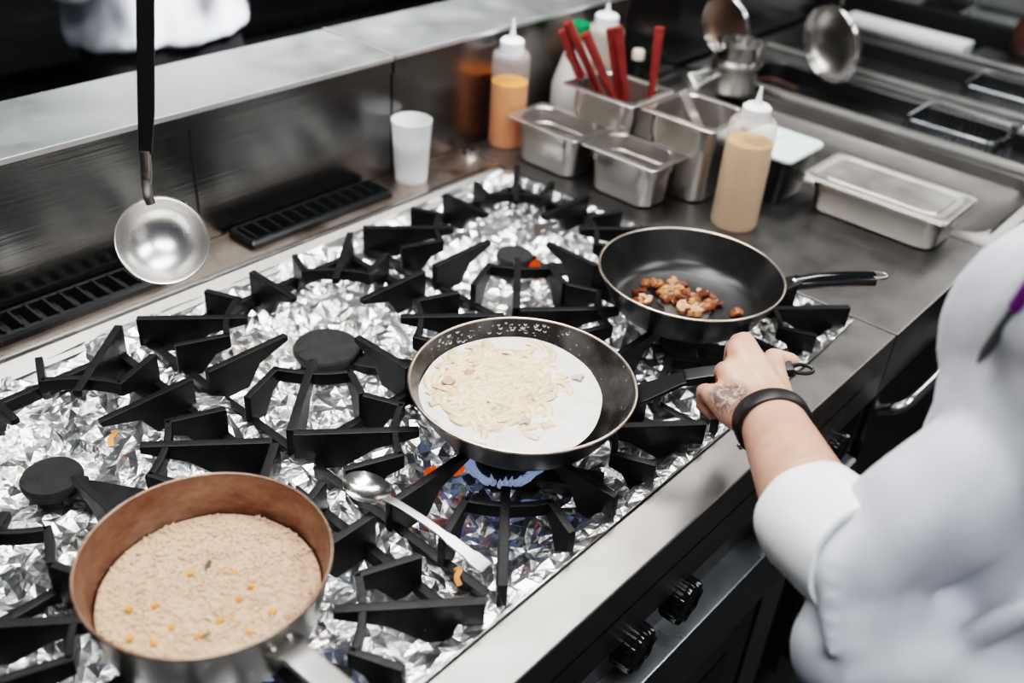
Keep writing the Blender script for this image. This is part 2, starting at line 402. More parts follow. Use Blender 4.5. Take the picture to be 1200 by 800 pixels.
# ------------------------------------------------------------------ foil lining
def foil_base(x, y):
    z = -.040
    for cx in (-.3975, 0, .3975):
        for cy in (-.1667, .1667):
            d = math.hypot(x-cx, y-cy)
            if d < .17: z = min(z, -.040) if d > .15 else z - .016*(1 - min(1, d/.13))
    for gx in (-.199, .199):
        a = max(0, 1 - abs(x-gx)/.05); z += .022*min(1, a*1.6)
    z += .012*max(0, 1 - abs(y)/.04)
    a = max(0, 1 - (y+.335)/.035); z += .044*min(1, a*1.3)
    a = max(0, 1 - (.372-y)/.04); z += .022*min(1, a)
    a = max(0, 1 - (.603-x)/.035); z += .040*min(1, a*1.2)
    return z
def foil_sheet():
    pts = []; x0, x1, y0, y1 = -.625, .606, -.338, .371; s = .0098
    ny = int((y1-y0)/s); nx = int((x1-x0)/s)
    for j in range(ny+1):
        for i in range(nx+1):
            x = x0 + (x1-x0)*i/nx; y = y0 + (y1-y0)*j/ny
            e = i in (0, nx) or j in (0, ny)
            x += R.uniform(-.55, .55)*s*(0 if i in (0, nx) else 1); y += (R.uniform(-.004, .008) if j in (0, ny) else R.uniform(-.55, .55)*s)
            pts.append(Vector((x, y)))
    vs, es, fs, *_ = delaunay_2d_cdt(pts, [], [], 0, 1e-5)
    bm = BM(); bv = []
    for p in vs:
        x, y = p.x, p.y; z = foil_base(x, y)
        q = V(x, y, 0)
        fold = abs(noise.noise(V(x*11 + y*5, y*13 - x*4, 1)))*.030 + abs(noise.noise(V(x*34 - y*22, y*20 + x*9, 4)))*.011 + abs(noise.noise(V(x*20 + y*40, y*28 - x*26, 9)))*.007
        ba = min(((math.hypot(x-cx, y-cy), atan2(y-cy, x-cx)) for cx in (-.3975, 0, .3975) for cy in (-.1667, .1667)))
        fold += .006*max(0, 1 - abs(ba[0]-.10)/.07)*abs(sin(ba[1]*11 + 3*noise.noise(q*9)))
        near = min(1, max(.25, (y + .345)/.03))
        z += fold*near - .004 + R.gauss(0, .0017)
        z = min(z, .010 if y < -.3 or x > .58 else -.002)
        if y < -.318: z = .0012 + R.uniform(0, .0035)
        if x > .592: z = .0012 + R.uniform(0, .0035)
        bv.append(bm.verts.new((x, y, z + ZO)))
    for f in fs: bm.faces.new([bv[i] for i in f])
    return obj('aluminium_foil', bm, M_FOIL, flat=True)
tag(foil_sheet(), 'crumpled silver aluminium foil lining the hob under the black grates', 'foil')

# ------------------------------------------------------------------ burners
BURN = {'A': (0, .1667), 'B': (.3975, .1667), 'C': (-.3975, .1667), 'D': (0, -.1667), 'E': (.3975, -.1667), 'F': (-.3975, -.1667)}
def burner(k, r, label, top=-.016):
    x, y = BURN[k]
    t = empty('gas_burner', W(x, y, -.074), label, 'burner')
    h = top + .074
    b = BM(); lathe(b, [(0, 0), (r*.75, 0), (r*.62, .012), (r*.66, h-.022), (r*.92, h-.016), (r*.92, h-.010), (0, h-.010)], 48)
    hd = obj('burner_head', b, M_CAP, t)
    b = BM(); lathe(b, [(0, h-.0105), (r*.97, h-.0105), (r, h-.008), (r, h-.003), (r*.95, h-.0002), (r*.6, h), (0, h-.0008)], 56)
    for v in b.verts: v.co.z += noise.noise(v.co*90)*.0006
    obj('burner_cap', b, M_CAP, t)
    b = BM(); box(b, -.017, .017, -.125, -r*.5, h-.032, h-.013); pipe = obj('venturi', b, M_IRON, t, bevel=.003, rot=(0, 0, radians(32)))
    b = BM(); tube(b, [(r*.72, -r*.72, h-.055), (r*.72, -r*.72, h-.008), (r*.78, -r*.80, h-.004)], .004, 10)
    tube(b, [(r*.72, -r*.72, h-.030), (r*1.05, -r*1.2, h-.034)], .0045, 10); obj('igniter', b, M_IRON, t)
    return t
burner('A', .046, 'round black burner cap in the middle of the hob, left of the cream pan')
burner('B', .031, 'small black burner cap at the back right with an orange glow')
burner('C', .034, 'black burner cap at left edge above the rice pan', -.010)
burner('D', .034, 'lit burner with blue flames under the cream pan', -.012)
burner('E', .034, 'burner under the mushroom pan, mostly hidden', -.018)
burner('F', .034, 'burner under the copper rice pan, mostly hidden', -.018)
def flames(k, r, label, n=40, L=.022, arc=None):
    x, y = BURN[k]; bm = BM()
    for i in range(n):
        a = 2*pi*i/n + R.uniform(-.04, .04); d = V(cos(a), sin(a), 0); l = L*R.uniform(.75, 1.1)
        tube(bm, [d*r*.93 + V(0, 0, -.016), d*(r + l*.35) + V(0, 0, -.012), d*(r + l*.7) + V(0, 0, -.003), d*(r + l) + V(0, 0, .012)], [.0024, .0042, .0034, .0004], 7)
    return tag(obj('gas_flame', bm, M_FLAME, None, W(x, y, -.010)), label, 'flame')
flames('D', .034, 'ring of blue gas flames burning under the cream pan')
flames('F', .036, 'blue gas flames just showing under the rice pan', 30, .040)
def ember(x, y, z, s, label):
    bm = BM(); 
    for i in range(4):
        h = s*R.uniform(.7, 1.2); ox, oy = R.uniform(-.4, .4)*s, R.uniform(-.4, .4)*s
        tube(bm, [(ox, oy, 0), (ox, oy, h*.4), (ox*.6, oy*.6, h*.8), (ox*.4, oy*.4, h*1.2)], [s*.18, s*.34, s*.24, .0005], 8)
    return tag(obj('orange_flame', bm, M_EMBER, None, W(x, y, z)), label, 'flame')
ember(.405, .128, -.03, .017, 'small orange flame beside the back right burner cap')
ember(-.060, -.150, -.012, .018, 'small orange flame left of the blue flames under the cream pan')
ember(-.085, -.128, -.014, .012, 'tiny red flame at the left underside of the cream pan')

# ------------------------------------------------------------------ grates
GT = .033
def grate():
    t = empty('pan_grate', W(0, 0, -.022), None, 'grate')
    off = Matrix.Translation((0, 0, .022))
    b = BM(); hx, hy = .184, .166
    for yy in (-2*hy + .006, 0, 2*hy - .006): box(b, -hx, hx, yy-.006, yy+.006, -.022, -.004)
    for xx in (-hx + .006, hx - .006): box(b, xx-.006, xx+.006, -2*hy, 2*hy, -.022, -.004)
    bmesh.ops.transform(b, matrix=off, verts=b.verts); obj('frame', b, M_IRON, t, bevel=.0025)
    for cy in (-.1667, .1667):
        for (rx, ry, L) in ((-.188, 0, .122), (.188, 0, .122), (0, .166, .100), (0, -.166, .100)):
            d = Vector((-rx, -ry)).normalized(); p = Vector((rx, ry + cy)); q = p + d*L
            b = BM(); plate(b, p, q, [(0, GT), (L, GT), (L, GT-.008), (.62*L, .010), (.46*L, -.019), (0, -.019)], .0105)
            bmesh.ops.transform(b, matrix=off, verts=b.verts); obj('finger', b, M_IRON, t, bevel=.002)
        for sx in (-1, 1):
            for sy in (-1, 1):
                b = BM(); c = Vector((0, cy))
                def at(x, y): return (c.x + sx*x, c.y + sy*y)
                a1, a2 = Vector((.122, .052)), Vector((.058, .119)); mid = Vector((.094, .091))
                arc = [a1*(1-s)**2 + (mid*2 - (a1+a2)/2)*2*s*(1-s) + a2*s*s for s in [i/8 for i in range(9)]]
                for i in range(8):
                    u, w = arc[i], arc[i+1]; e = (w-u).normalized()*.0018; u2, w2 = u-e, w+e; l = (w2-u2).length
                    plate(b, at(*u2), at(*w2), [(0, GT-.001), (l, GT-.001), (l, GT-.018), (0, GT-.018)], .0085)
                for u, w in ((a1, Vector((.184, .077))), (a2, Vector((.078, .166)))):
                    l = (w-u).length
                    plate(b, at(*u), at(*w), [(-.004, GT-.001), (l, GT-.001), (l, -.019), (l*.55, -.019), (l*.25, GT-.026), (-.004, GT-.020)], .0095)
                u, w = Vector((.076, .069)), Vector((.186, .164)); l = (w-u).length
                plate(b, at(*u), at(*w), [(0, GT), (l, GT), (l, -.019), (l*.62, -.019), (l*.35, .008), (0, GT-.010)], .011)
                bmesh.ops.transform(b, matrix=off, verts=b.verts); obj('corner_support', b, M_IRON, t, bevel=.0018)
    return t
g0 = grate(); g0['label'] = 'middle black cast iron grate under the cream pan'; g0['group'] = 'cast iron grates on the hob'
dup(g0, W(.3975, 0, -.022), label='right hand black cast iron grate under the mushroom pan')
dup(g0, W(-.3975, 0, -.022), label='left hand black cast iron grate under the rice pan')

# ------------------------------------------------------------------ pans
def pan(name, loc, label, r, rb, h, inside, tilt=(0, 0), outside=M_PANOUT, rimw=.0022, thick=.003, rim=M_RIM):
    t = empty(name, loc, label, 'pan', rot=(tilt[0], tilt[1], 0))
    m = [(rb + (r-rb)*(s**.75), h*s) for s in (0.12, .3, .5, .75)]
    out = [(0, 0), (rb*.96, 0), (rb*1.0, h*.03)] + m + [(r, h)]
    b = BM(); lathe(b, out + [(r - .0008, h + .0002)], 96); obj('pan_outside', b, outside, t, ang=60, recalc=True)
    inn = [(r - thick, h - .0005)] + [(rr - thick, z + thick*.4) for rr, z in m[::-1]] + [(rb*.97 - thick, h*.05 + thick), (rb*.86, thick + .0006), (rb*.4, thick), (0, thick)]
    b = BM(); lathe(b, inn, 96); obj('pan_inside', b, inside, t, ang=60)
    b = BM(); lathe(b, [(r - thick - .0002, h - .0006), (r - thick, h + .0006), (r - thick/2, h + .0012), (r + .0004, h + .0004), (r + .0002, h - .0016), (r - thick*.6, h - .002), (r - thick - .0002, h - .0006)], 96); obj('rim', b, rim, t, ang=80)
    return t
# cream pan, in the middle
PC = V(.028, -.165, GT)
p1 = pan('frying_pan', W(*PC), 'black frying pan of noodles in cream sauce held by the chef', .1355, .100, .056, M_CREAMPAN)
dirh = V(.222, -.245, 0).normalized()
sdir = V(0, 0, 1)
def hp(d, z, c=(0, 0, 0)): return dirh*d + V(0, 0, z)
b = BM(); strap(b, [hp(.122, .032), hp(.150, .046), hp(.185, .066), hp(.20, .071)], [.040, .034, .024, .022], .005, sdir); hd = obj('handle_bracket', b, M_HANDLE, p1, bevel=.0015)
for s in (-.012, .012):
    b = BM(); ball(b, dirh*.1315 + V(-dirh.y, dirh.x, 0)*s + V(0, 0, .037), .0042, 2); obj('rivet', b, M_DULL, hd)
b = BM(); strap(b, catmull([hp(.19, .069), hp(.22, .076), hp(.26, .082), hp(.30, .088), hp(.315, .090)], 6), [.022]*8 + [.023]*8 + [.02]*9, .011, sdir); hl = obj('handle', b, M_HANDLE, p1, bevel=.004)
b = BM(); cc = hp(.326, .090); tube(b, [cc + dirh*.013*cos(a) + V(-dirh.y, dirh.x, 0)*.009*sin(a) for a in [2*pi*i/24 for i in range(24)]], .0024, 8, closed=True); obj('hanging_loop', b, M_HANDLE, hl)
# mushroom pan
PM = V(.396, -.161, GT)
p2 = pan('frying_pan', W(*PM), 'black frying pan with browned mushrooms at the right of the hob', .1325, .098, .060, M_NONSTICK, (radians(0), radians(0)))
dirm = V(.72, -.80, 0).normalized(); pm = V(-dirm.y, dirm.x, 0)
dirm2 = V(.62, -.78, 0).normalized(); 
b = BM(); strap(b, [dirm*.122 + V(0, 0, .038), dirm*.142 + V(0, 0, .048), dirm*.158 + V(0, 0, .055)], [.036, .030, .024], .005, sdir); hd = obj('handle_bracket', b, M_HANDLE, p2, bevel=.0015)
b = BM(); ball(b, dirm*.150 + V(0, 0, .053), .006, 2, (1, 1, .7)); obj('rivet', b, M_BRIGHT, hd)
bb = BM(); hs = [dirm*.152 + V(0, 0, .049), dirm*.18 + V(0, 0, .055), dirm*.22 + V(0, 0, .060), dirm*.262 + V(0, 0, .063)]
seg = 18; rings = []
for i, p in enumerate(hs):           # half tube open underneath at the end
    rr = (.011, .0125, .0125, .012)[i]; o_ = []
    for k in range(seg):
        a = 2*pi*k/seg; o_.append(bb.verts.new(p + pm*rr*1.15*cos(a) + V(0, 0, 1)*rr*.82*sin(a)))
    rings.append(o_)
inner = [bb.verts.new(v.co*1 + (hs[-1] - v.co)*.3) for v in rings[-1]]; deep = [bb.verts.new(v.co - dirm*.03) for v in inner]
for a_, c_ in list(zip(rings, rings[1:])) + [(rings[-1], inner), (inner, deep)]:
    for k in range(seg): bb.faces.new((a_[k], a_[(k+1) % seg], c_[(k+1) % seg], c_[k]))
bb.faces.new(rings[0][::-1]); bb.faces.new(deep)
hl = obj('handle', bb, M_KNOB, p2, ang=50)
b = BM(); cc = hs[-1] + dirm*.004 + V(0, 0, .006); tube(b, [cc + dirm*.013*cos(a) + pm*.0085*sin(a) for a in [2*pi*i/24 for i in range(24)]], .0022, 8, closed=True); obj('hanging_loop', b, M_DULL, hl)
# rice pan
PR = V(-.404, -.166, GT)
p3 = pan('saute_pan', W(*PR), 'deep copper-coloured pan full of rice at the bottom left', .1115, .093, .078, M_COPPER, outside=M_DULL, rim=M_COPPER, thick=.0025)
dr_ = V(.02, -.2, 0).normalized(); pr_ = V(-dr_.y, dr_.x, 0)
dr_ = V(-.02, -1, 0).normalized()
b = BM(); strap(b, catmull([dr_*.106 + V(0, 0, .052), dr_*.128 + V(0, 0, .062), dr_*.16 + V(0, 0, .066), dr_*.22 + V(0, 0, .074), dr_*.30 + V(0, 0, .088)], 5), [.034]*5 + [.024]*16, .007, sdir); hl = obj('handle', b, M_DULL, p3, bevel=.002)
for s in (-.009, .009):
    b = BM(); ball(b, dr_*.108 + pr_*s + V(0, 0, .057), .004, 2); obj('rivet', b, M_DULL, hl)

# ------------------------------------------------------------------ food
CR = V(.665, -.747, 0)                                   # across the pans, left to right
CU = V(.747, .665, 0)
def blob_disc(c, rad, z0, dome, wob, seed, n=72, rings=9, hf=0.0):
    bm = BM(); cen = None; rows = []
    for i in range(rings+1):
        s = i/rings; row = []
        for k in range(n):
            a = 2*pi*k/n; rr = rad(a)*s; q = CR*rr*cos(a) + CU*rr*sin(a)
            z = z0 + dome*(1 - s**4) + (noise.noise(q*60 + V(seed, 0, 0))*wob if i < rings else -.001)
            row.append(bm.verts.new(V(c[0], c[1], 0) + q + V(0, 0, z)))
            if i == 0: break
        rows.append(row)
    for i in range(rings):
        a, b2 = rows[i], rows[i+1]
        for k in range(n):
            if len(a) == 1: bm.faces.new((a[0], b2[k], b2[(k+1) % n]))
            else: bm.faces.new((a[k], b2[k], b2[(k+1) % n], a[(k+1) % n]))
    bmesh.ops.reverse_faces(bm, faces=[f for f in bm.faces if f.normal.z < 0])
    return bm
def srad(a):
    base = .1228 - .027*max(0, cos(a))**1.5
    return base + .004*noise.noise(V(cos(a)*2, sin(a)*2, 5)) - .006*max(0, sin(a))
zs = GT + .0385
sauce = tag(obj('cream_sauce', blob_disc(PC, srad, zs, .0025, .0012, 2), M_SAUCE, None, V(0, 0, ZO), recalc=False), 'white bubbling cream sauce in the middle frying pan', 'sauce', kind='stuff')
bm = BM()
for i in range(170):                                     # flat noodles tangled on the left two thirds
    u, v = R.gauss(-.026, .034), R.gauss(.016, .030)
    if i > 112: u, v = R.gauss(-.048, .026), R.gauss(-.028, .024)
    if math.hypot(u/.098, v/.088) > 1 or u > .030: continue
    a = R.uniform(0, 2*pi); L = R.uniform(.05, .11); k = R.choice((-1, 1))*R.uniform(12, 48); pts = []; x, y = u, v
    for s in range(13):
        q = PC + CR*x + CU*y; rr = math.hypot(x, y)
        if rr > srad(atan2(y, x))*.965 or x > .046 + .012*sin(i): break
        hill = .0065*math.exp(-((x+.025)**2 + (y-.015)**2)/(2*.042**2))
        pts.append(V(q.x, q.y, zs + .0002 + hill*R.uniform(.85, 1.05) + .0022*sin(s*.7 + i)))
        x += cos(a)*L/12; y += sin(a)*L/12; a += k*L/12; k += R.uniform(-6, 6)
    if len(pts) > 5: tube(bm, catmull(pts, 2), .0046, 8, .42, up=V(0, 0, 1))
tag(obj('noodles', bm, M_NOODLE, None, V(0, 0, ZO), ang=60), 'flat pale noodles tangled in the cream sauce', 'noodles', kind='stuff')
bm = BM()
for i in range(95):                                      # froth climbing the far wall of the pan
    a = radians(R.uniform(62, 148)); h = R.uniform(.0, 1)
    r_ = .1245 + .0062*h; q = PC + CR*r_*cos(a) + CU*r_*sin(a); s = R.uniform(.0012, .0034)*(1.15 - .6*h)
    n_ = -(CR*cos(a) + CU*sin(a)); n_ = (n_*.8 + V(0, 0, .6)).normalized()
    qm = V(0, 0, 1).rotation_difference(n_).to_matrix().to_4x4()
    bmv = lathe(bm, [(s*.55, .0004), (s*.8, s*.3), (s, .0004)], 12, Matrix.Translation(V(q.x, q.y, GT + .0392 + .0125*h)) @ qm)
tag(obj('sauce_froth', bm, M_SAUCE, None, V(0, 0, ZO)), 'milky froth bubbles on the far wall of the cream pan', 'froth', kind='stuff')

def bit(name, c, r, m, label, cat, group=None, sc=(1, 1, .6), jit=.0012, seed=0, sub=2, rz=0):
    bm = BM(); ball(bm, (0, 0, 0), r, sub, sc)
    for v in bm.verts: v.co += noise.noise_vector(v.co*140 + V(seed*3.1, seed, 0))*jit
    o = obj(name, bm, m, None, W(*c)); o.rotation_euler = (R.uniform(-.3, .3), R.uniform(-.3, .3), rz); return tag(o, label, cat, group)
def slice_bm(r=.009, t=.0035, seed=0):
    """mushroom slice: cap crescent with a short stalk"""
    out = [(r*cos(a), r*.85*sin(a)) for a in [pi*i/10 for i in range(11)]]
    poly = out + [(-r*.9, -r*.22), (-r*.32, -r*.18), (-r*.30, -r*.8), (r*.30, -r*.85), (r*.32, -r*.18), (r*.9, -r*.22)]
    bm = BM(); prism(bm, poly, -t/2, t/2)
    for v in bm.verts: v.co += noise.noise_vector(v.co*120 + V(seed, 2*seed, 0))*.0014
    bmesh.ops.bevel(bm, geom=bm.edges[:], offset=.0008, segments=2, affect='EDGES', clamp_overlap=True); return bm
for (u, v, m, lab) in ((-.088, .003, 0, 'brown mushroom piece at the left edge of the cream sauce'), (-.062, .020, 0, 'brown mushroom piece near the top left of the noodles'), (.030, -.004, 1, 'grey mushroom slice floating right of centre in the cream'), (.068, .028, 1, 'thin mushroom slice floating at the right in the cream'), (.0, -.062, 1, 'curled mushroom slice near the front edge of the cream')):
    q = PC + CR*u + CU*v
    o = obj('mushroom_slice', slice_bm(.0085, .003, u*50), plain('sauced_mushroom', ((.38, .17, .09), (.50, .43, .37))[m], .3), None, W(q.x, q.y, zs + .004 + (.003 if m == 0 else -.0005)), rot=(R.uniform(-.3, .3), R.uniform(-.3, .3), R.uniform(0, 6)))
    tag(o, lab, 'mushroom', 'mushroom slices in the cream')
zm = GT + .0035
oil = tag(obj('oil_puddle', blob_disc(PM + CR*.002 - CU*.002, lambda a: .040 + .008*noise.noise(V(cos(a)*2, sin(a)*2, 1)), zm, .0012, .0004, 4), M_GLASS, None, V(0, 0, ZO), recalc=False), 'shiny oil puddle under the browned mushrooms', 'oil', kind='stuff')
meshes = []
for i in range(6):
    if i % 2: bm = slice_bm(.0112 + .001*i*.3, .0070, i)
    else:
        bm = BM(); ball(bm, (0, 0, 0), .0102, 2, (1, .85, .70))
        for v in bm.verts: v.co += noise.noise_vector(v.co*130 + V(i, i, 0))*.004
    o = obj('browned_mushroom', bm, M_MUSH[(0, 1, 0, 1, 2, 2)[i]], None, W(0, 0, 0)); meshes.append(o.data); bpy.data.objects.remove(o)
def mush(u, v, z, i, label, group):
    q = PM + CR*u + CU*v; o = bpy.data.objects.new('browned_mushroom', meshes[i]); o.location = W(q.x, q.y, zm + z)
    o.rotation_euler = (R.uniform(-.5, .5), R.uniform(-.5, .5), R.uniform(0, 6)); COL.objects.link(o); return tag(o, label, 'mushroom', group)
k = 0
for j in range(40):
    s = j/39; u = -.030 + .050*s + R.gauss(0, .012); v = .040 - .064*s + R.gauss(0, .010)
    mush(u, v, .004 + R.uniform(0, .007), j % 6, 'browned mushroom piece in the heaped middle of the black pan', 'mushrooms heaped in the pan')
for u, v, i, lab in ((-.066, .008, 5, 'small dark mushroom piece at the far left of the heap'), (-.060, -.010, 3, 'pale round mushroom left of the heap'), (-.067, -.015, 0, 'small brown mushroom behind the pale round one'), (.026, .014, 1, 'flat mushroom piece just right of the heap'), (.040, .004, 2, 'small mushroom piece lying alone right of the heap'), (.045, -.010, 4, 'dark round mushroom alone at the right of the pan'), (.071, -.034, 0, 'orange mushroom piece against the right wall of the pan')):
    mush(u, v + .012, .004, i, lab, 'loose mushrooms in the pan')
# rice
zr = GT + .036
def rrad(a): return .0985 + .001*noise.noise(V(cos(a)*3, sin(a)*3, 2))
bm = blob_disc(PR, rrad, zr, .006, .003, 6)
tag(obj('rice_bed', bm, M_RICEBED, None, V(0, 0, ZO), recalc=False), 'bed of creamy rice filling the copper pan', 'rice', kind='stuff')
bm = BM()
for i in range(3000):
    a = R.uniform(0, 2*pi); s = sqrt(R.random()); rr = .096*s; q = CR*rr*cos(a) + CU*rr*sin(a)
    z = zr + .006*(1 - s**4) + noise.noise(q*60 + V(6, 0, 0))*.003 + R.uniform(-.0003, .0012)
    M = Matrix.Translation(V(PR.x + q.x, PR.y + q.y, z)) @ Euler((R.uniform(-.4, .4), R.uniform(-.4, .4), R.uniform(0, pi))).to_matrix().to_4x4() @ Matrix.Diagonal((.0032, .0013, .0012, 1))
    bmesh.ops.create_icosphere(bm, subdivisions=1, radius=1, matrix=M)
tag(obj('rice_grains', bm, M_RICE, None, V(0, 0, ZO)), 'loose cooked rice grains on top of the rice', 'rice', kind='stuff')
cb = BM(); box(cb, -.0031, .0031, -.0025, .0025, -.002, .002); c0 = obj('carrot_dice', cb, M_CARROT, None, W(0, 0, 0), bevel=.0008); cm = c0.data; bpy.data.objects.remove(c0)
for u, v in ((-.062, -.032), (-.041, -.027), (.018, .016), (.030, -.015), (.030, -.036), (.019, -.040), (-.020, -.050), (-.052, -.062), (-.030, -.066), (.062, -.028), (-.020, .012), (.005, -.058), (.038, .0), (.047, -.050)):
    q = PR + CR*u + CU*v; o = bpy.data.objects.new('carrot_dice', cm); o.location = W(q.x, q.y, zr + .0062); o.rotation_euler = (R.uniform(-.4, .4), R.uniform(-.4, .4), R.uniform(0, 6)); COL.objects.link(o)
    tag(o, 'small orange carrot cube on the rice', 'carrot', 'carrot cubes in the rice')
for (u, v, s, lab) in ((-.007, .022, .006, 'dark green herb leaf near the middle of the rice'), (.012, -.058, .004, 'olive green herb leaf at the front of the rice')):
    q = PR + CR*u + CU*v; bm = BM(); strap(bm, [(-s, 0, 0), (-s*.4, .001, .001), (s*.4, 0, .001), (s, -.001, 0)], [.001, s*.7, s*.8, .001], .0006, V(0, 0, 1))
    tag(obj('herb_leaf', bm, M_HERB, None, W(q.x, q.y, zr + .0085), rot=(0, 0, R.uniform(0, 6))), lab, 'herb')
# scraps on the foil
for x, y, z, s, lab in ((-.311, .187, -.030, .013, 'orange scrap of carrot on the foil at the left'), (-.186, -.271, -.012, .011, 'pale orange food scrap on the foil near the front rim'), (-.262, -.262, -.02, .007, 'small orange scrap beside the front left grate corner')):
    bm = BM(); strap(bm, catmull([(-s, 0, 0), (-s*.3, .002, .004), (s*.4, -.002, .005), (s, .001, .002)], 4), s*.55, .003, V(0, 0, 1))
    tag(obj('food_scrap', bm, M_CARROT, None, W(x, y, z + .01), rot=(0, 0, .9), bevel=.0006), lab, 'food scrap')

# ------------------------------------------------------------------ spoon and ladle
t = empty('spoon', W(-.196, -.142, .036), 'steel serving spoon lying across the front grate', 'spoon')
ang = atan2(-.157, .012)
rotm = Matrix.Rotation(ang, 4, 'Z')
b = BM(); n = 24; rows = []
for i in range(7):
    s = i/6; rows.append([b.verts.new((.030*s*cos(2*pi*k/n), .0215*s*sin(2*pi*k/n), -.008*(1 - s*s))) for k in range(n if i else 1)])
rows2 = [[b.verts.new(v.co + V(0, 0, -.0012)) for v in r_] for r_ in rows]
for rr, fl in ((rows, 1), (rows2, -1)):
    for i in range(6):
        for k in range(n):
            q = (rr[0][0], rr[1][k], rr[1][(k+1) % n]) if i == 0 else (rr[i][k], rr[i+1][k], rr[i+1][(k+1) % n], rr[i][(k+1) % n])
            b.faces.new(q[::fl])
for k in range(n): b.faces.new((rows[6][k], rows2[6][k], rows2[6][(k+1) % n], rows[6][(k+1) % n]))
bmesh.ops.transform(b, matrix=rotm, verts=b.verts); obj('bowl', b, M_BRIGHT, t, W(0, 0, .010) - V(0, 0, ZO))
b = BM(); strap(b, catmull([(.027, 0, .010), (.045, 0, .013), (.09, 0, .012), (.135, 0, .006), (.165, 0, .001)], 5), [.010]*5 + [.009]*8 + [.013]*4 + [.017]*4, .003, V(0, 0, 1))
bmesh.ops.transform(b, matrix=rotm, verts=b.verts); obj('handle', b, M_DULL, t, bevel=.001)

LB = V(-.203, .200, .208)                              # ladle bowl
t = empty('ladle', W(*LB), 'steel ladle with a dark handle hanging at the upper left', 'ladle')
view = (V(-.716, -.75, .774) - LB).normalized()
axis = (view*.80 + V(-.25, .0, .50)).normalized()
axis = (view + V(.05, -.05, .28)).normalized()
q = V(0, 0, 1).rotation_difference(axis).to_matrix().to_4x4()
prof = [(.0505, .004), (.0515, .0045), (.0522, .003), (.0495, -.001)] + [(.0485*cos(a), -.040*sin(a)) for a in [radians(x) for x in range(6, 90, 8)]] + [(0, -.040)]
prof2 = [(0, -.0388)] + [(.0472*cos(a), -.0388*sin(a)) for a in [radians(x) for x in range(86, 4, -8)]] + [(.0483, .001), (.0505, .004)]
b = BM(); lathe(b, prof + prof2[0:], 72, q); obj('bowl', b, M_LADLE, t, ang=70)
top = V(-.183, .200, .477) - LB; neck = V(-.211, .200, .287) - LB; j = V(-.209, .202, .260) - LB
b = BM(); strap(b, [neck + (top-neck)*1.35, top, neck + (top-neck)*.4, neck + V(.003, 0, .03)], [.0185, .0185, .0175, .014], .006, V(-.6, -.75, .1)); obj('handle', b, M_HANDLE, t, bevel=.002)
b = BM(); tube(b, catmull([neck + V(.003, 0, .034), neck + V(.002, .001, .012), neck, j + V(.001, .006, .006), j + V(.002, .005, -.006)], 5), [.0062]*10 + [.0055]*11, 12); obj('neck', b, M_DULL, t)

# ------------------------------------------------------------------ splashback, ledge, vents
def splash(x0, x1, label, dz=0):
    t = empty('splashback_ledge', W((x0+x1)/2, .60, -.9), label, 'splashback'); o = V((x0+x1)/2, .60, 0)
    b = BM(); box(b, x0-o.x, x1-o.x, .5065-o.y, .512-o.y, .87, ZO+.187); obj('back_panel', b, M_SPLASH, t, bevel=.001)
    b = BM(); box(b, x0-o.x, x1-o.x, .502-o.y, .512-o.y, ZO+.188, ZO+.2155+dz); obj('ledge_front', b, M_SPLASH, t, bevel=.001)
    b = BM(); box(b, x0-o.x, x1-o.x, .499-o.y, .689-o.y, ZO+.2165+dz, ZO+.2205+dz); obj('ledge_top', b, M_LEDGE, t, bevel=.0012)
    b = BM(); box(b, x0-o.x, x1-o.x, .4965-o.y, .4995-o.y, ZO+.2125+dz, ZO+.2206+dz); obj('ledge_edge', b, M_EDGE, t, bevel=.0012)
    b = BM(); box(b, x0-o.x, x1-o.x, .514-o.y, .685-o.y, 0.0, ZO+.215+dz); obj('ledge_body', b, M_DARK, t)
    return t
s1 = splash(-1.3, .433, 'left steel splashback with flat ledge, behind ladle and vents')
s2 = splash(.437, 1.14, 'right steel splashback with flat ledge, behind the orange bottle', .001)
b = BM(); box(b, .4325-.435, .4375-.435, .4975-.6, .689-.6, ZO+.2206, ZO+.2225); obj('seam_strip', b, M_EDGE, s2, V(.435-.7885, 0, 0), bevel=.0008)
b = BM(); box(b, -.0015, .0015, .5055-.6, .5064-.6, .87, ZO+.187); obj('panel_seam', b, M_MATTE, s1, V(.030 + .4335, 0, 0))
t = empty('black_back_panel', W(1.65, .52, -.9), 'tall black panel behind the fryer and saucepan', 'panel')
b = BM(); box(b, -.508, .48, -.012, .02, 0, 2.0); obj('panel', b, M_BLACK, t, bevel=.002)
for z in (1.15, 1.32):
    b = BM(); box(b, -.50, .47, -.0135, -.0125, z, z+.004); obj('panel_joint', b, M_DULL, t)
def vent(x0, x1, label):
    t = empty('vent_grille', W((x0+x1)/2, .466, -.001), label, 'vent', 'black louvred vents on the rear shelf'); L = (x1-x0)/2
    b = BM(); loft(b, [(L, .035, .008, 0), (L, .035, .008, .008), (L-.004, .031, .006, .012), (L-.009, .024, .004, .012), (L-.010, .023, .004, .002)]); obj('frame', b, M_BLACK, t, wn=True)
    n = int(2*L/.0235)
    for i in range(n):
        x = -L + .014 + (2*L-.028)*i/(n-1)
        b = BM(); prism(b, [(-.006, .0035), (.001, .015), (.005, .015), (-.001, .0035)], -.0235, .0235, Matrix(((1, 0, 0, 0), (0, 0, 1, 0), (0, 1, 0, 0), (0, 0, 0, 1))))
        obj('louvre', b, M_BLACK, t, V(x, 0, 0), bevel=.0006)
vent(-.330, -.055, 'black louvred vent at the left under the ladle'); vent(.072, .372, 'black louvred vent left of the translucent cup')

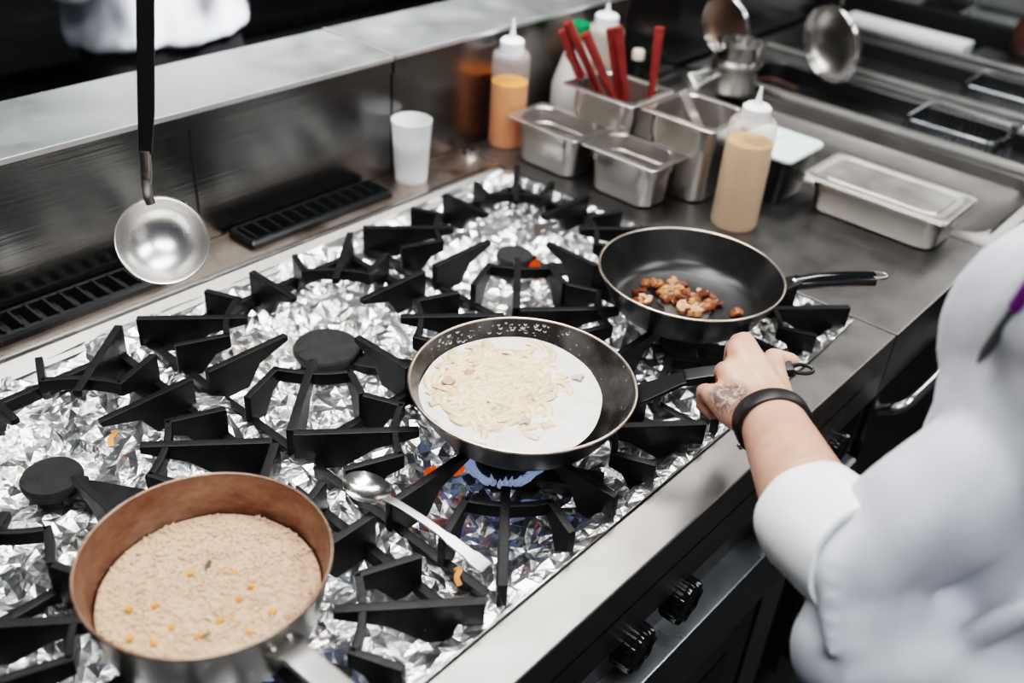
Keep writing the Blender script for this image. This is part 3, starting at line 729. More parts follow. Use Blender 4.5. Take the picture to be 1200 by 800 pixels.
# ------------------------------------------------------------------ worktop units to the right
def unit(name, label, x0, x1, cat='worktop'):
    t = empty(name, W((x0+x1)/2, .05, -.9), label, cat)
    b = BM(); box(b, x0-(x0+x1)/2, (x1-x0)/2, -.386-.05, .50-.05, .1, ZO-.0505); obj('cabinet', b, M_FRONT, t, bevel=.002)
    for sx in (-1, 1):
        for y in (-.33, .38):
            b = BM(); lathe(b, [(0, 0), (.022, 0), (.018, .02), (.018, .1005), (0, .1005)], 16); obj('leg', b, M_DULL, t, V(sx*((x1-x0)/2-.06), y, 0))
    return t, V((x0+x1)/2, .05, 0)
t, o = unit('steel_worktop', 'flat steel worktop right of the hob holding tins and bottles', .6185, 1.0115)
b = BM(); box(b, .6185-o.x, 1.0115-o.x, -.40-.05, .505-.05, ZO-.05, ZO); box(b, .6185-o.x, 1.0115-o.x, -.40-.05, -.392-.05, ZO-.112, ZO-.0495); obj('top', b, M_WORK, t, bevel=.0025)
b = BM(); box(b, .64-o.x, .99-o.x, -.397-.05, -.3865-.05, .13, ZO-.125); d = obj('door', b, M_FRONT, t, bevel=.003)
b = BM(); hx = [(.655, -.398, -.16), (.662, -.425, -.145), (.69, -.436, -.135), (.80, -.44, -.13), (.93, -.436, -.135), (.955, -.425, -.145), (.96, -.398, -.16)]
tube(b, catmull([V(x-o.x, y-.05, ZO+z) for x, y, z in hx], 6), .010, 14); obj('handle', b, M_BRIGHT, d)
t, o = unit('recessed_drip_unit', 'steel unit with rounded recessed tray beside the fryer', 1.0145, 1.3985)
b = BM(); hx, hy = .192, .4525
loft(b, [(hx, hy, .001, ZO-.05), (hx, hy, .001, ZO-.001), (hx-.001, hy-.001, .002, ZO), (hx-.014, hy-.020, .05, ZO), (hx-.018, hy-.024, .055, ZO+.005), (hx-.024, hy-.030, .05, ZO+.004), (hx-.030, hy-.036, .045, ZO-.02), (hx-.06, hy-.085, .04, ZO-.03)], c=(0, .0025), cap0=True); obj('tray_top', b, M_WORK, t, ang=50, wn=True)
b = BM(); box(b, -hx, hx, -.45, -.442, ZO-.112, ZO-.051); obj('fascia', b, M_WORK, t, bevel=.002)
t, o = unit('deep_fryer', 'twin tank deep fryer at the upper right', 1.4015, 2.105, 'fryer')
for (x0, x1) in ((1.4015, 1.725), (1.7255, 2.105)):
    c = ((x0+x1)/2 - o.x, -.05 + .05); hx = (x1-x0)/2; hy = .4475
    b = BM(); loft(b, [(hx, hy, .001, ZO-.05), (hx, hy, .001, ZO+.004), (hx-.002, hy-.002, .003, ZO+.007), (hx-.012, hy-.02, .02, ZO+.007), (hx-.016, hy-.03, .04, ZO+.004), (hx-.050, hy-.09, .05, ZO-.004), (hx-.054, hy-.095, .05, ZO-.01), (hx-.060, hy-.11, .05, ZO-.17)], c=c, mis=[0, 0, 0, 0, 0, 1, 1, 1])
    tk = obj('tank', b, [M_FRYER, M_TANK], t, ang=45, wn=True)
    b = BM(); loft(b, [(hx-.0605, hy-.112, .05, ZO-.09), (hx-.0605, hy-.112, .05, ZO-.0895)], c=c); obj('oil', b, M_OIL, tk)
    b = BM(); tube(b, catmull([V(c[0]-hx+.085, hy-.2, ZO-.05), V(c[0]-hx+.085, hy-.12, ZO-.045), V(c[0], hy-.10, ZO-.045), V(c[0]+hx-.085, hy-.12, ZO-.045), V(c[0]+hx-.085, hy-.2, ZO-.05)], 6), .006, 10); obj('element', b, M_BROWN, tk)
for x0, x1 in ((1.4025, 1.422), (1.714, 1.738), (2.085, 2.1045)):
    b = BM(); box(b, x0-o.x, x1-o.x, -.44, .40, ZO+.0075, ZO+.016); obj('tank_rim', b, M_LIDS, t, bevel=.004)
# fryer baskets hooked at the front
def basket(x, y, z, w, L, label, rz=0):
    t = empty('fryer_basket', W(x, y, z), label, 'basket', 'wire baskets on the fryer', rot=(0, 0, rz))
    b = BM(); tube(b, [V(a, c, .0) for a, c in rrect(w/2, L/2, .02)], .0035, 8, closed=True); obj('rim_wire', b, M_FRONT, t)
    b = BM()
    for i in range(11):
        x_ = -w/2 + w*i/10; tube(b, [(x_, -L/2, 0), (x_*.9, -L/2+.01, -.07), (x_*.9, L/2-.01, -.07), (x_, L/2, 0)], .0011, 5)
    for i in range(15):
        y_ = -L/2 + L*i/14; tube(b, [(-w/2, y_, 0), (-w/2*.9, y_, -.07), (w/2*.9, y_, -.07), (w/2, y_, 0)], .0011, 5)
    obj('wire_mesh', b, M_FRONT, t, ang=80)
    b = BM(); tube(b, catmull([(-.03, -L/2, 0), (-.03, -L/2-.03, .035), (0, -L/2-.045, .04), (.03, -L/2-.03, .035), (.03, -L/2, 0)], 5), .004, 8); br = obj('bracket', b, M_BRIGHT, t)
    b = BM(); tube(b, [(0, -L/2-.04, .042), (0, -L/2-.10, .052), (0, -L/2-.19, .06)], [.011, .012, .013], 12); obj('grip', b, M_KNOB, br)
    return t
basket(1.545, -.14, .02, .15, .20, 'wire fryer basket with black grip in the nearer tank')
basket(1.90, -.14, .02, .16, .20, 'wire fryer basket with black grip in the farther tank')

# far counter beyond the fryer
t = empty('far_counter', W(2.5, .1, -.9), 'dim steel counter with shelves at the top right corner', 'counter')
b = BM(); box(b, -.35, .5, -.7, .75, 0, ZO-.02); obj('cabinet', b, M_DARK, t, bevel=.003)
b = BM(); box(b, -.35, -.27, -.02, .34, ZO-.019, ZO+.02); obj('brightened_steel_strip', b, M_WHITE, t, bevel=.004)  # steel painted white to stand in for light catching it
b = BM(); box(b, -.35, -.24, -.55, -.04, ZO-.019, ZO+.005); obj('grey_strip', b, M_BAND, t, bevel=.004)
for i, (x, z, w) in enumerate(((-.18, .05, .03), (-.06, .11, .035))):
    b = BM(); box(b, x, x+w, -.7, .7, ZO+z-.07, ZO+z); obj('shelf_rail', b, (M_MATTE, M_BAND)[i], t, bevel=.004)
for i, (x, y, l) in enumerate(((-.12, .26, .10), (-.10, -.02, .20), (-.02, -.3, .2))):
    b = BM(); loft(b, [(.035, l/2, .012, ZO-.0195), (.040, l/2, .015, ZO+.05), (.044, l/2+.004, .015, ZO+.052), (.038, l/2-.004, .012, ZO+.052), (.034, l/2-.006, .012, ZO)], c=(x, y)); obj('steel_pan', b, M_LEDGE, t, wn=True)

# ------------------------------------------------------------------ tins
def tin(name, x, y, lx, ly, h, label, group='open steel tins on the worktop', lid=False, mat=M_TIN, fl=.012):
    t = empty(name, W(x, y, 0.0005), label, 'tin', group); hx, hy = lx/2, ly/2
    bx, by = hx-fl-.002, hy-fl-.002
    b = BM(); loft(b, [(bx-.010, by-.010, .022, 0), (bx-.004, by-.004, .026, .005), (bx-.002, by-.002, .026, h*.66), (bx+.001, by+.001, .027, h*.68), (bx+.001, by+.001, .027, h-.006), (bx+.003, by+.003, .028, h-.002), (hx-.001, hy-.001, .010, h-.0035), (hx, hy, .010, h-.001), (hx-.001, hy-.001, .010, h), (bx+.002, by+.002, .027, h), (bx-.001, by-.001, .026, h-.004), (bx-.002, by-.002, .026, h*.68), (bx-.005, by-.005, .025, h*.66), (bx-.008, by-.008, .022, .008), (bx-.016, by-.016, .018, .003)])
    obj('pan_body', b, mat, t, ang=50, wn=True); return t
tin('steel_tin', .699, .333, .112, .172, .088, 'small open steel tin nearest the orange sauce bottle')
tin('steel_tin', .703, .160, .112, .168, .088, 'small open steel tin at the front, left of the beige bottle')
tin('steel_tin', .796, .273, .140, .166, .150, 'tall steel tin holding the red sticks')
tin('steel_tin', .814, .107, .152, .160, .150, 'tall steel tin with a flat steel utensil inside it')
t = tin('lidded_steel_tin', .967, -.213, .150, .268, .066, 'rectangular steel pan with a flat steel lid at the right', 'lidded pans')
b = BM(); loft(b, [(.074, .133, .012, .0665), (.075, .134, .012, .068), (.074, .133, .012, .0695), (.064, .122, .022, .0695), (.060, .118, .022, .066), (.052, .108, .02, .0655), (.050, .106, .02, .069)]); obj('lid', b, M_LIDS, t, ang=50, wn=True)
t = empty('plastic_container', W(.925, -.005, .0005), 'black container with a pale frosted lid behind the beige bottle', 'container')
b = BM(); loft(b, [(.052, .046, .012, 0), (.060, .056, .014, .085), (.060, .056, .014, .088)]); obj('box', b, M_KNOB, t, bevel=0)
b = BM(); loft(b, [(.066, .062, .014, .0882), (.068, .064, .014, .090), (.068, .064, .014, .095), (.066, .062, .014, .097), (.058, .054, .012, .097), (.057, .053, .012, .094)]); ld = obj('lid', b, M_LIDW, t, wn=True)
b = BM(); box(b, -.057, .057, .006, .010, .094, .0972); obj('rib', b, M_LIDW, ld, bevel=.001)

# ------------------------------------------------------------------ bottles, cup
def bottle(x, y, r, h, fill, label, liquid, body=M_BOTTLE, neck=.5, nozzle=.035, name='squeeze_bottle', z=0.0):
    t = empty(name, W(x, y, z+.0005), label, 'bottle')
    b = BM(); lathe(b, [(0, 0), (r*.92, 0), (r, .006), (r, h*.90), (r*.98, h*.95), (r*.86, h*.985), (r*.55, h), (r*.5, h), (0, h)], 56); obj('bottle_body', b, body, t, ang=50)
    ri = r - .0016
    b = BM(); lathe(b, [(0, .002), (ri*.92, .002), (ri, .007), (ri, fill), (0, fill)], 56); obj('sauce', b, liquid, t, ang=50)
    b = BM(); rc = r*neck; lathe(b, [(0, h-.004), (rc*1.22, h-.004), (rc*1.25, h), (rc*1.22, h+.018), (rc*1.0, h+.022), (rc*.35, h+.024), (rc*.2, h+.024+nozzle*.5), (rc*.12, h+.024+nozzle), (0, h+.024+nozzle)], 40)
    n_ = obj('nozzle_cap', b, M_WHITE, t, ang=40); return t
bottle(.702, .4625, .0365, .188, .128, 'tall squeeze bottle of orange sauce against the splashback', M_ORANGE)
bottle(.748, -.037, .0405, .196, .155, 'squeeze bottle of beige sauce at the edge of the mushroom pan', M_BEIGE, M_BOTTLEF, .48, .028)
bottle(.985, .452, .040, .190, .120, 'squeeze bottle of brown sauce behind the red sticks', M_AMBER, M_BOTTLEF, .5, .02)
t = empty('sauce_jug', W(.888, .448, .0005), 'pale translucent jug with green cap behind the red sticks', 'bottle')
b = BM(); lathe(b, [(0, 0), (.042, 0), (.046, .006), (.046, .085), (.040, .105), (.028, .145), (.019, .165), (.017, .185), (0, .185)], 48); obj('jug_body', b, plain('milky_plastic', (.55, .52, .50), .35), t, ang=50)
b = BM(); lathe(b, [(0, .183), (.022, .183), (.022, .208), (.020, .212), (0, .212)], 32); obj('cap', b, M_GREEN, t)
t = empty('small_dark_bottle', W(1.12, .452, .0005), 'small dark bottle with a white cap right of the red sticks', 'bottle')
b = BM(); lathe(b, [(0, 0), (.022, 0), (.024, .004), (.024, .060), (.012, .080), (.011, .092), (0, .092)], 32); obj('bottle_body', b, M_KNOB, t)
b = BM(); lathe(b, [(0, .0915), (.0135, .0915), (.0135, .108), (.012, .111), (0, .111)], 24); obj('cap', b, plain('ivory_cap', (.7, .6, .5), .4), t)
t = empty('plastic_cup', W(.446, .466, -.0005), 'frosted plastic cup standing on the shelf by the splashback', 'cup')
b = BM(); lathe(b, [(0, .003), (.026, .003), (.0275, 0), (.0290, 0), (.0362, .1125), (.0368, .1135), (.0360, .1140), (.0350, .1125), (.0282, .006), (0, .005)], 56); obj('cup_wall', b, M_CUP, t, ang=50)
b = BM(); lathe(b, [(0, .006), (.0278, .006), (.0318, .066), (0, .066)], 48); obj('water', b, see_through('cloudy_water', (.72, .74, .76), .35), t)
t = empty('steel_disc', W(.612, .472, -.0005), 'small round steel disc on the shelf left of the orange bottle', 'disc')
b = BM(); lathe(b, [(0, 0), (.016, 0), (.017, .003), (.014, .010), (.006, .012), (0, .012)], 32); obj('disc_body', b, M_BRIGHT, t)

# red sticks and utensils
sticks = [((.782, .347, .135), (.740, .374, .240), 'first from the left'), ((.797, .323, .135), (.742, .366, .256), 'long one leaning furthest left'), ((.773, .266, .135), (.720, .307, .254), 'crossing diagonally in front'),
          ((.800, .352, .135), (.772, .380, .192), 'shortest, at the far left'), ((.793, .269, .135), (.772, .290, .258), 'left one of the upright pair'), ((.788, .249, .135), (.766, .271, .266), 'right one of the upright pair'), ((.836, .224, .135), (.842, .232, .262), 'standing alone at the right')]
for a, c, lab in sticks:
    a = Vector(a); c = Vector(c); d = (c-a).normalized(); bot = a - d*.10
    if bot.z < .012: bot = a - d*((a.z-.012)/d.z)
    t = empty('red_stick', W(*bot), 'red lacquered stick in the tall tin, ' + lab, 'stick', 'red sticks in the tall tin')
    b = BM(); e = c - bot; tube(b, [V(0, 0, 0), e*.35, e*.7, e*.97, e], [.0045, .0060, .0082, .0092, .0075], 12); obj('shaft', b, M_RED, t)
    b = BM(); tube(b, [e*.972, e*1.004], .0094, 12); obj('end_cap', b, M_RED, t)
def flatbar(pts, w, name, label, m, cat='utensil'):
    p0 = Vector(pts[0]); b = BM(); strap(b, catmull([Vector(p) - p0 for p in pts], 5), w, .0025, V(-.6, -.7, .3)); return tag(obj(name, b, m, None, W(*p0), bevel=.0008), label, cat)
flatbar([(.845, .085, .03), (.835, .105, .10), (.822, .132, .150), (.815, .146, .176)], .016, 'steel_spatula', 'flat bright steel utensil standing in the right tall tin', M_BRIGHT)
flatbar([(.836, .205, .02), (.840, .217, .10), (.844, .224, .150), (.847, .229, .172)], .010, 'steel_spoon', 'steel spoon handle beside the lone red stick', M_DULL)
flatbar([(.775, .31, .02), (.765, .322, .10), (.757, .331, .158)], .010, 'steel_spoon', 'steel spoon handle among the left red sticks', M_DULL)

# ------------------------------------------------------------------ saucepan, strainers
t = empty('saucepan', W(1.345, .33, .006), 'small steel saucepan with an inner pot near the fryer', 'saucepan')
b = BM(); lathe(b, [(0, 0), (.050, 0), (.054, .004), (.054, .062), (.060, .066), (.061, .069), (.056, .070), (.050, .066), (.050, .006), (0, .004)], 56); obj('outer_pot', b, M_DULL, t, ang=50)
b = BM(); lathe(b, [(0, .02), (.046, .02), (.048, .03), (.048, .108), (.053, .111), (.053, .114), (.047, .114), (.045, .108), (.045, .03), (0, .024)], 56); ip = obj('inner_pot', b, M_BRIGHT, t, ang=50)
b = BM(); strap(b, [(-.05, .01, .052), (-.075, .025, .045), (-.105, .045, .03)], [.014, .022, .038], .004, V(-.3, -.6, .8)); obj('handle', b, M_BRIGHT, t, bevel=.001)
b = BM(); tube(b, [(-.045, .02, .100), (-.062, .03, .108)], .006, 10); obj('spout', b, M_BRIGHT, ip)
def strainer(c, axis, r, depth, label, m, hdir, name='strainer'):
    t = empty(name, W(*c), label, 'strainer'); q = V(0, 0, 1).rotation_difference(Vector(axis).normalized()).to_matrix().to_4x4()
    b = BM(); tube(b, [q @ V(r*cos(2*pi*i/48), r*sin(2*pi*i/48), 0) for i in range(48)], .0038, 8, closed=True)
    tube(b, [q @ V((r-.004)*cos(2*pi*i/48), (r-.004)*sin(2*pi*i/48), -.008) for i in range(48)], .003, 8, closed=True); obj('hoop', b, M_BRIGHT, t, ang=80)
    b = BM(); pr = [((r-.002)*cos(a), -depth*sin(a)) for a in [radians(x) for x in range(0, 90, 9)]] + [(0, -depth)]; lathe(b, pr, 48, q); obj('mesh_bowl', b, m, t, ang=80)
    b = BM(); h = Vector(hdir); tube(b, [h.normalized()*r, h*.5 + h.normalized()*r, h + h.normalized()*r], [.004, .005, .006], 8); obj('handle', b, M_DULL, t)
    return t
strainer((1.40, .405, .125), (-1.07, .24, -.17), .072, .03, 'round brown mesh strainer leaning above the small saucepan', steel('brown_mesh', (.40, .28, .22), .5, 'n', .1), (.03, .03, .16))
strainer((1.600, .225, .092), (-1.04, .41, -.22), .092, .05, 'large round steel strainer standing by the fryer tank', M_DULL, (.02, .0, .2))

# a rounded brown jar at the very edge
t = empty('brown_jar', W(2.255, -.06, .0051), 'dark brown rounded jar at the top right corner', 'jar')
b = BM(); lathe(b, [(0, 0), (.034, 0), (.052, .02), (.058, .06), (.047, .10), (.034, .115), (.036, .13), (0, .132)], 40); obj('jar_body', b, M_BROWN, t)

# ------------------------------------------------------------------ people
TATTOO = (.112, -.384, .142)
M_SKIN = skin_mat()
def person(x, y, label):
    t = empty('person', (x, y, 0), label, 'person'); return t
def add(t, name, bm, m, ang=80, **k):
    return obj(name, bm, m, t, V(-t.location.x, -t.location.y, ZO), ang=ang, **k)
def finger(bm, pts, rs):
    for i in range(len(pts)-1): capsule(bm, pts[i], rs[i], pts[i+1], rs[i+1], 14)
def head(bm, c, f, s=1.0):
    """skull, jaw, nose, ears, brow round c; f is the facing direction"""
    f = Vector(f).normalized(); l = V(0, 0, 1).cross(f).normalized(); u = f.cross(l)
    def P(a, b_, d): return Vector(c) + f*a*s + l*b_*s + u*d*s
    capsule(bm, P(-.022, 0, .035), .078*s, P(.022, 0, .03), .072*s); capsule(bm, P(.035, 0, -.045), .052*s, P(.05, 0, -.085), .034*s)
    capsule(bm, P(.088, 0, .012), .010*s, P(.110, 0, -.022), .014*s); capsule(bm, P(.082, -.03, .03), .012*s, P(.082, .03, .03), .012*s)
    capsule(bm, P(.082, -.016, -.058), .008*s, P(.082, .016, -.058), .008*s)
    for e in (-1, 1): capsule(bm, P(-.005, e*.078, .02), .012*s, P(-.002, e*.076, -.02), .010*s)
    return P
def eyes(t, P):
    for e in (-1, 1):
        b = BM(); ball(b, P(.084, e*.031, .012), .0105, 2); add(t, 'eye', b, M_WHITE)
        b = BM(); ball(b, P(.0925, e*.031, .012), .0045, 2); add(t, 'iris', b, M_HAIR)
def hair(t, P, s=1.0):
    b = BM(); capsule(b, P(-.032, 0, .045), .082*s, P(.012, 0, .055), .074*s); capsule(b, P(-.05, 0, -.02), .058*s, P(-.04, 0, .03), .07*s)
    add(t, 'hair', remeshed(b, .008, 3, fn=lambda p, n: n*noise.noise(p*60)*.005), M_HAIR)

# ---- the chef at the hob
chef = person(.18, -.72, 'chef in white jacket gripping the cream pan with a tattooed hand')
SH, EL, WR = V(.035, -.700, .440), V(-.045, -.580, .162), V(.128, -.428, .130)
b = BM()
capsule(b, (.12, -.73, -.0), .125, (.24, -.74, -.0), .125); capsule(b, (.10, -.72, .32), .11, (.27, -.74, .32), .11); capsule(b, (.18, -.73, .02), .12, (.185, -.72, .32), .12)
capsule(b, (.06, -.69, .43), .055, (.32, -.75, .43), .055); capsule(b, (.185, -.71, .42), .062, (.19, -.69, .56), .055)
HP = head(b, (.195, -.665, .655), (.15, 1, -.25))
UM = SH*.5 + EL*.5 + V(.030, -.026, 0) + CR*.016
capsule(b, SH, .050, UM, .044); capsule(b, UM, .036, EL, .034)
# forearm thick below the elbow, narrow at the wrist
D = (WR - EL)
capsule(b, EL, .035, EL + D*.35, .0445); capsule(b, EL + D*.35, .0445, EL + D*.75, .038); capsule(b, EL + D*.75, .038, WR, .0335); 
side = V(.72, -.69, 0); CUFFC = EL + CR*.008 + D.normalized()*.022
for s_ in (-.010, .010): capsule(b, WR - D.normalized()*.02 + side*s_*.6, .027, WR + side*s_, .0255)
# left hand: knuckles from index (right) to little finger (left)
K = [V(.2060, -.346, .148), V(.188, -.351, .149), V(.153, -.359, .139), V(.118, -.362, .128)]
BASE = [WR + V(.022, .004, .002), WR + V(.008, .006, .004), WR + V(-.006, .006, .002), WR + V(-.018, .004, -.004)]
for i in range(4):
    capsule(b, BASE[i], .0200, K[i]*.55 + BASE[i]*.45 - V(0, 0, .004), .0185); capsule(b, K[i]*.55 + BASE[i]*.45 - V(0, 0, .004), .0185, K[i], (.0145, .0152, .0142, .0128)[i])
capsule(b, WR + V(.0, .004, -.012), .024, (.150, -.385, .118), .022)
out = V(.40, .80, -.45).normalized()
for i in range(4):
    l1, l2, l3 = (.036, .040, .036, .026)[i], (.026, .029, .027, .021)[i], .020
    k = K[i]; p1_ = k + (V(.70, .50, -.52) if i < 3 else V(.55, .62, -.45)).normalized()*l1; p2_ = p1_ + V(.12, .0, -1).normalized()*l2; p3_ = p2_ + V(-.35, -.78, .05).normalized()*l3
    r = (.0105, .0108, .0102, .0090)[i]
    finger(b, [k, p1_, p2_, p3_], [r*1.25, r*1.08, r, r*.86])
# thumb runs along the inner side of the handle, its tip showing near the loop
T0 = WR + V(.030, .002, -.004); 
finger(b, [T0, V(.212, -.388, .125), V(.240, -.372, .125), V(.255, -.389, .121)], [.0185, .0150, .0122, .0106])
capsule(b, K[0]*.55 + BASE[0]*.45, .015, V(.222, -.380, .126), .0135)
# right arm relaxed at the side
SR, ER, WRR = V(.375, -.76, .44), V(.47, -.775, .15), V(.47, -.68, -.05)
capsule(b, SR, .056, ER, .046); capsule(b, ER, .046, ER*.6 + WRR*.4, .045); capsule(b, ER*.6 + WRR*.4, .045, WRR, .031)
PALM = WRR + V(-.005, .075, -.03); capsule(b, WRR, .030, PALM, .032)
for i in range(4):
    k = PALM + V(-.03 + .020*i, .012, -.004); finger(b, [k, k + V(0, .030, -.012), k + V(0, .040, -.036), k + V(0, .026, -.052)], [.0120, .0105, .0098, .0085])
finger(b, [WRR + V(-.022, .025, -.008), WRR + V(-.045, .055, -.02), WRR + V(-.046, .085, -.03)], [.016, .0125, .010])
for sx in (-1, 1):
    hip = V(.18 + sx*.09, -.735, -.02); kn = V(.18 + sx*.10, -.715, -.42); an = V(.18 + sx*.10, -.745, -.82)
    capsule(b, hip, .085, kn, .055); capsule(b, kn, .055, an, .04); capsule(b, an - V(0, .02, .035), .035, an + V(0, .13, -.045), .03)
body = add(chef, 'body', remeshed(b, .0042, 5), M_SKIN)
eyes(chef, HP); hair(chef, HP)
def folds(amp, sc, seed):
    def f(p, n):
        q = V(p.x*sc, p.y*sc, p.z*sc*.55); q3 = V(p.x*26, p.y*26, p.z*6)
        return n*amp*(.55*noise.noise(q3 + V(1, seed, 0)) + noise.noise(q + V(seed, 0, 0)) + .5*noise.noise(q*2.3 + V(0, seed, 0)))
    return f
b = BM()
capsule(b, (.11, -.73, -.03), .150, (.25, -.74, -.03), .150); capsule(b, (.10, -.72, .32), .132, (.27, -.74, .32), .132); capsule(b, (.12, -.73, -.0), .148, (.12, -.725, .3), .135); capsule(b, (.24, -.74, 0), .148, (.24, -.735, .3), .135)
capsule(b, (.05, -.69, .435), .074, (.325, -.75, .435), .074); capsule(b, (.185, -.71, .44), .074, (.188, -.70, .50), .066)
LVW = (V(-.716, -.75, .774) - EL).normalized(); SL = EL + CR*.032 + LVW*.014
UN = UM + LVW*.012 + CR*.014; capsule(b, SH, .078, UN, .056); capsule(b, UN, .056, SL, .054)
capsule(b, SH + V(.0, .02, -.02), .070, (.12, -.66, .36), .10)
capsule(b, SL + V(-.002, -.010, -.018), .050, EL + V(-.004, -.056, -.075), .058)       # cloth sagging under the elbow
LOW = EL + V(-.004, -.056, -.075)
for a_, c_, r_ in ((-.024, -.030, .009), (.002, -.006, .011), (.030, .018, .010)): capsule(b, SL + LVW*.044 + CR*a_ - V(0, 0, .012), r_*.7, LOW + LVW*.052 + CR*c_, r_)
capsule(b, SL + LVW*.046 + CR*.03, .014, UN + LVW*.045 + CR*.03, .012)
for p_, q_ in (((-.020, -.67, .045), (-.034, -.703, .14)), ((-.034, -.703, .14), (-.032, -.73, .2)), ((-.032, -.73, .2), (-.02, -.81, .28))): capsule(b, p_, .013, q_, .013)
capsule(b, EL + V(-.008, -.052, -.075), .058, (.06, -.74, .06), .12)
capsule(b, SR, .080, ER, .064); capsule(b, ER, .064, ER*.55 + WRR*.45, .056)
# hollow the sleeve mouth by stopping the cloth short of the forearm end
jk = add(chef, 'jacket', remeshed(b, .006, 5, fn=folds(.0125, 11, 4)), M_CLOTH)
# turned-up cuff
b = BM(); fd = D.normalized(); lv = (V(-.716, -.75, .774) - EL).normalized()
dn = (Matrix.Rotation(radians(26), 3, lv) @ fd).normalized(); c0 = CUFFC - dn*.030 + CR*.001; n = 56; rows = []
uu = dn.orthogonal().normalized(); vv = dn.cross(uu)
for s_, rr in ((-.024, .0530), (-.024, .0560), (.02, .0575), (.052, .0575), (.070, .0566), (.0725, .0548), (.066, .0520), (.03, .0513), (-.024, .0511)):
    rows.append([b.verts.new(c0 + dn*(s_ + .004*sin(3*2*pi*k/n + 1)*(s_ > .03)) + (uu*cos(2*pi*k/n) + vv*sin(2*pi*k/n))*(rr + .0022*noise.noise(V(cos(2*pi*k/n)*2, sin(2*pi*k/n)*2, s_*30)))) for k in range(n)])
for i in range(len(rows)):
    a, c = rows[i], rows[(i+1) % len(rows)]
    for k in range(n): b.faces.new((a[k], a[(k+1) % n], c[(k+1) % n], c[k]))
add(chef, 'cuff', b, M_CUFF, ang=60)
# band round the wrist
b = BM(); dn = fd; c0 = WR - dn*.016; rows = []; wu = (side - dn*side.dot(dn)).normalized(); wv = dn.cross(wu)
for s_, rr in ((-.011, .0010), (-.011, .0045), (-.009, .0055), (.009, .0055), (.011, .0045), (.011, .0010)):
    rows.append([b.verts.new(c0 + dn*s_ + wu*cos(2*pi*k/n)*(.0365 + rr) + wv*sin(2*pi*k/n)*(.0330 + rr)) for k in range(n)])
for i in range(len(rows)):
    a, c = rows[i], rows[(i+1) % len(rows)]
    for k in range(n): b.faces.new((a[k], a[(k+1) % n], c[(k+1) % n], c[k]))
wb = add(chef, 'wristband', b, M_STRAP, ang=50)
b = BM(); ball(b, c0 + wu*-.030 + wv*.030, .0042, 2); o = obj('stud', b, M_BRIGHT, wb)
# apron string and apron below the waist, trousers, shoes
def ring(c, rx, ry, z0, z1, t, tilt=0, m=64, sc=1):
    b = BM(); rows = []
    for z, o_ in ((z0, 0), (z0, t), (z1, t), (z1, 0)):
        rows.append([b.verts.new((c[0] + (rx+o_)*cos(2*pi*k/m), c[1] + (ry+o_)*sin(2*pi*k/m), z + tilt*cos(2*pi*k/m) + .003*sin(5*2*pi*k/m))) for k in range(m)])
    for i in range(4):
        a, c_ = rows[i], rows[(i+1) % 4]
        for k in range(m): b.faces.new((a[k], a[(k+1) % m], c_[(k+1) % m], c_[k]))
    return b
add(chef, 'apron_string', ring((.18, -.735), .224, .155, .035, .060, .008), M_CUFF)
add(chef, 'apron', ring((.18, -.735), .226, .157, -.42, .034, .005), M_APRON)
b = BM()
for sx in (-1, 1):
    hip = V(.18 + sx*.09, -.735, -.03); kn = V(.18 + sx*.10, -.715, -.42); an = V(.18 + sx*.10, -.745, -.80)
    capsule(b, hip, .105, kn, .080); capsule(b, kn, .080, an, .065)
add(chef, 'trousers', remeshed(b, .012, 5, fn=folds(.008, 12, 9)), M_TROUS)
for sx in (-1, 1):
    an = V(.18 + sx*.10, -.745, -.82); b = BM(); capsule(b, an - V(0, .02, .03), .045, an + V(0, .13, -.04), .038); 
    add(chef, 'shoe', remeshed(b, .008, 3), M_SHOE)
# pen in the sleeve pocket
ax = (SH - EL).normalized(); vd = (V(-.716, -.75, .774) - V(.0, -.67, .38)); vd = (vd - ax*vd.dot(ax)).normalized()
pb = V(.005, -.624, .36) + LVW*.004
t = empty('pen', W(*pb), 'purple and grey pen in the sleeve pocket of the chef', 'pen')
pd = V(-.011, -.014, .070).normalized()
b = BM(); tube(b, [pd*.058, pd*.061, pd*.120, pd*.124], [.0035, .0062, .0062, .004], 14); obj('cap', b, M_PURPLE, t)
b = BM(); tube(b, [pd*0, pd*.012, pd*.0575], [.0012, .0040, .0048], 14); obj('barrel', b, M_GREY, t)

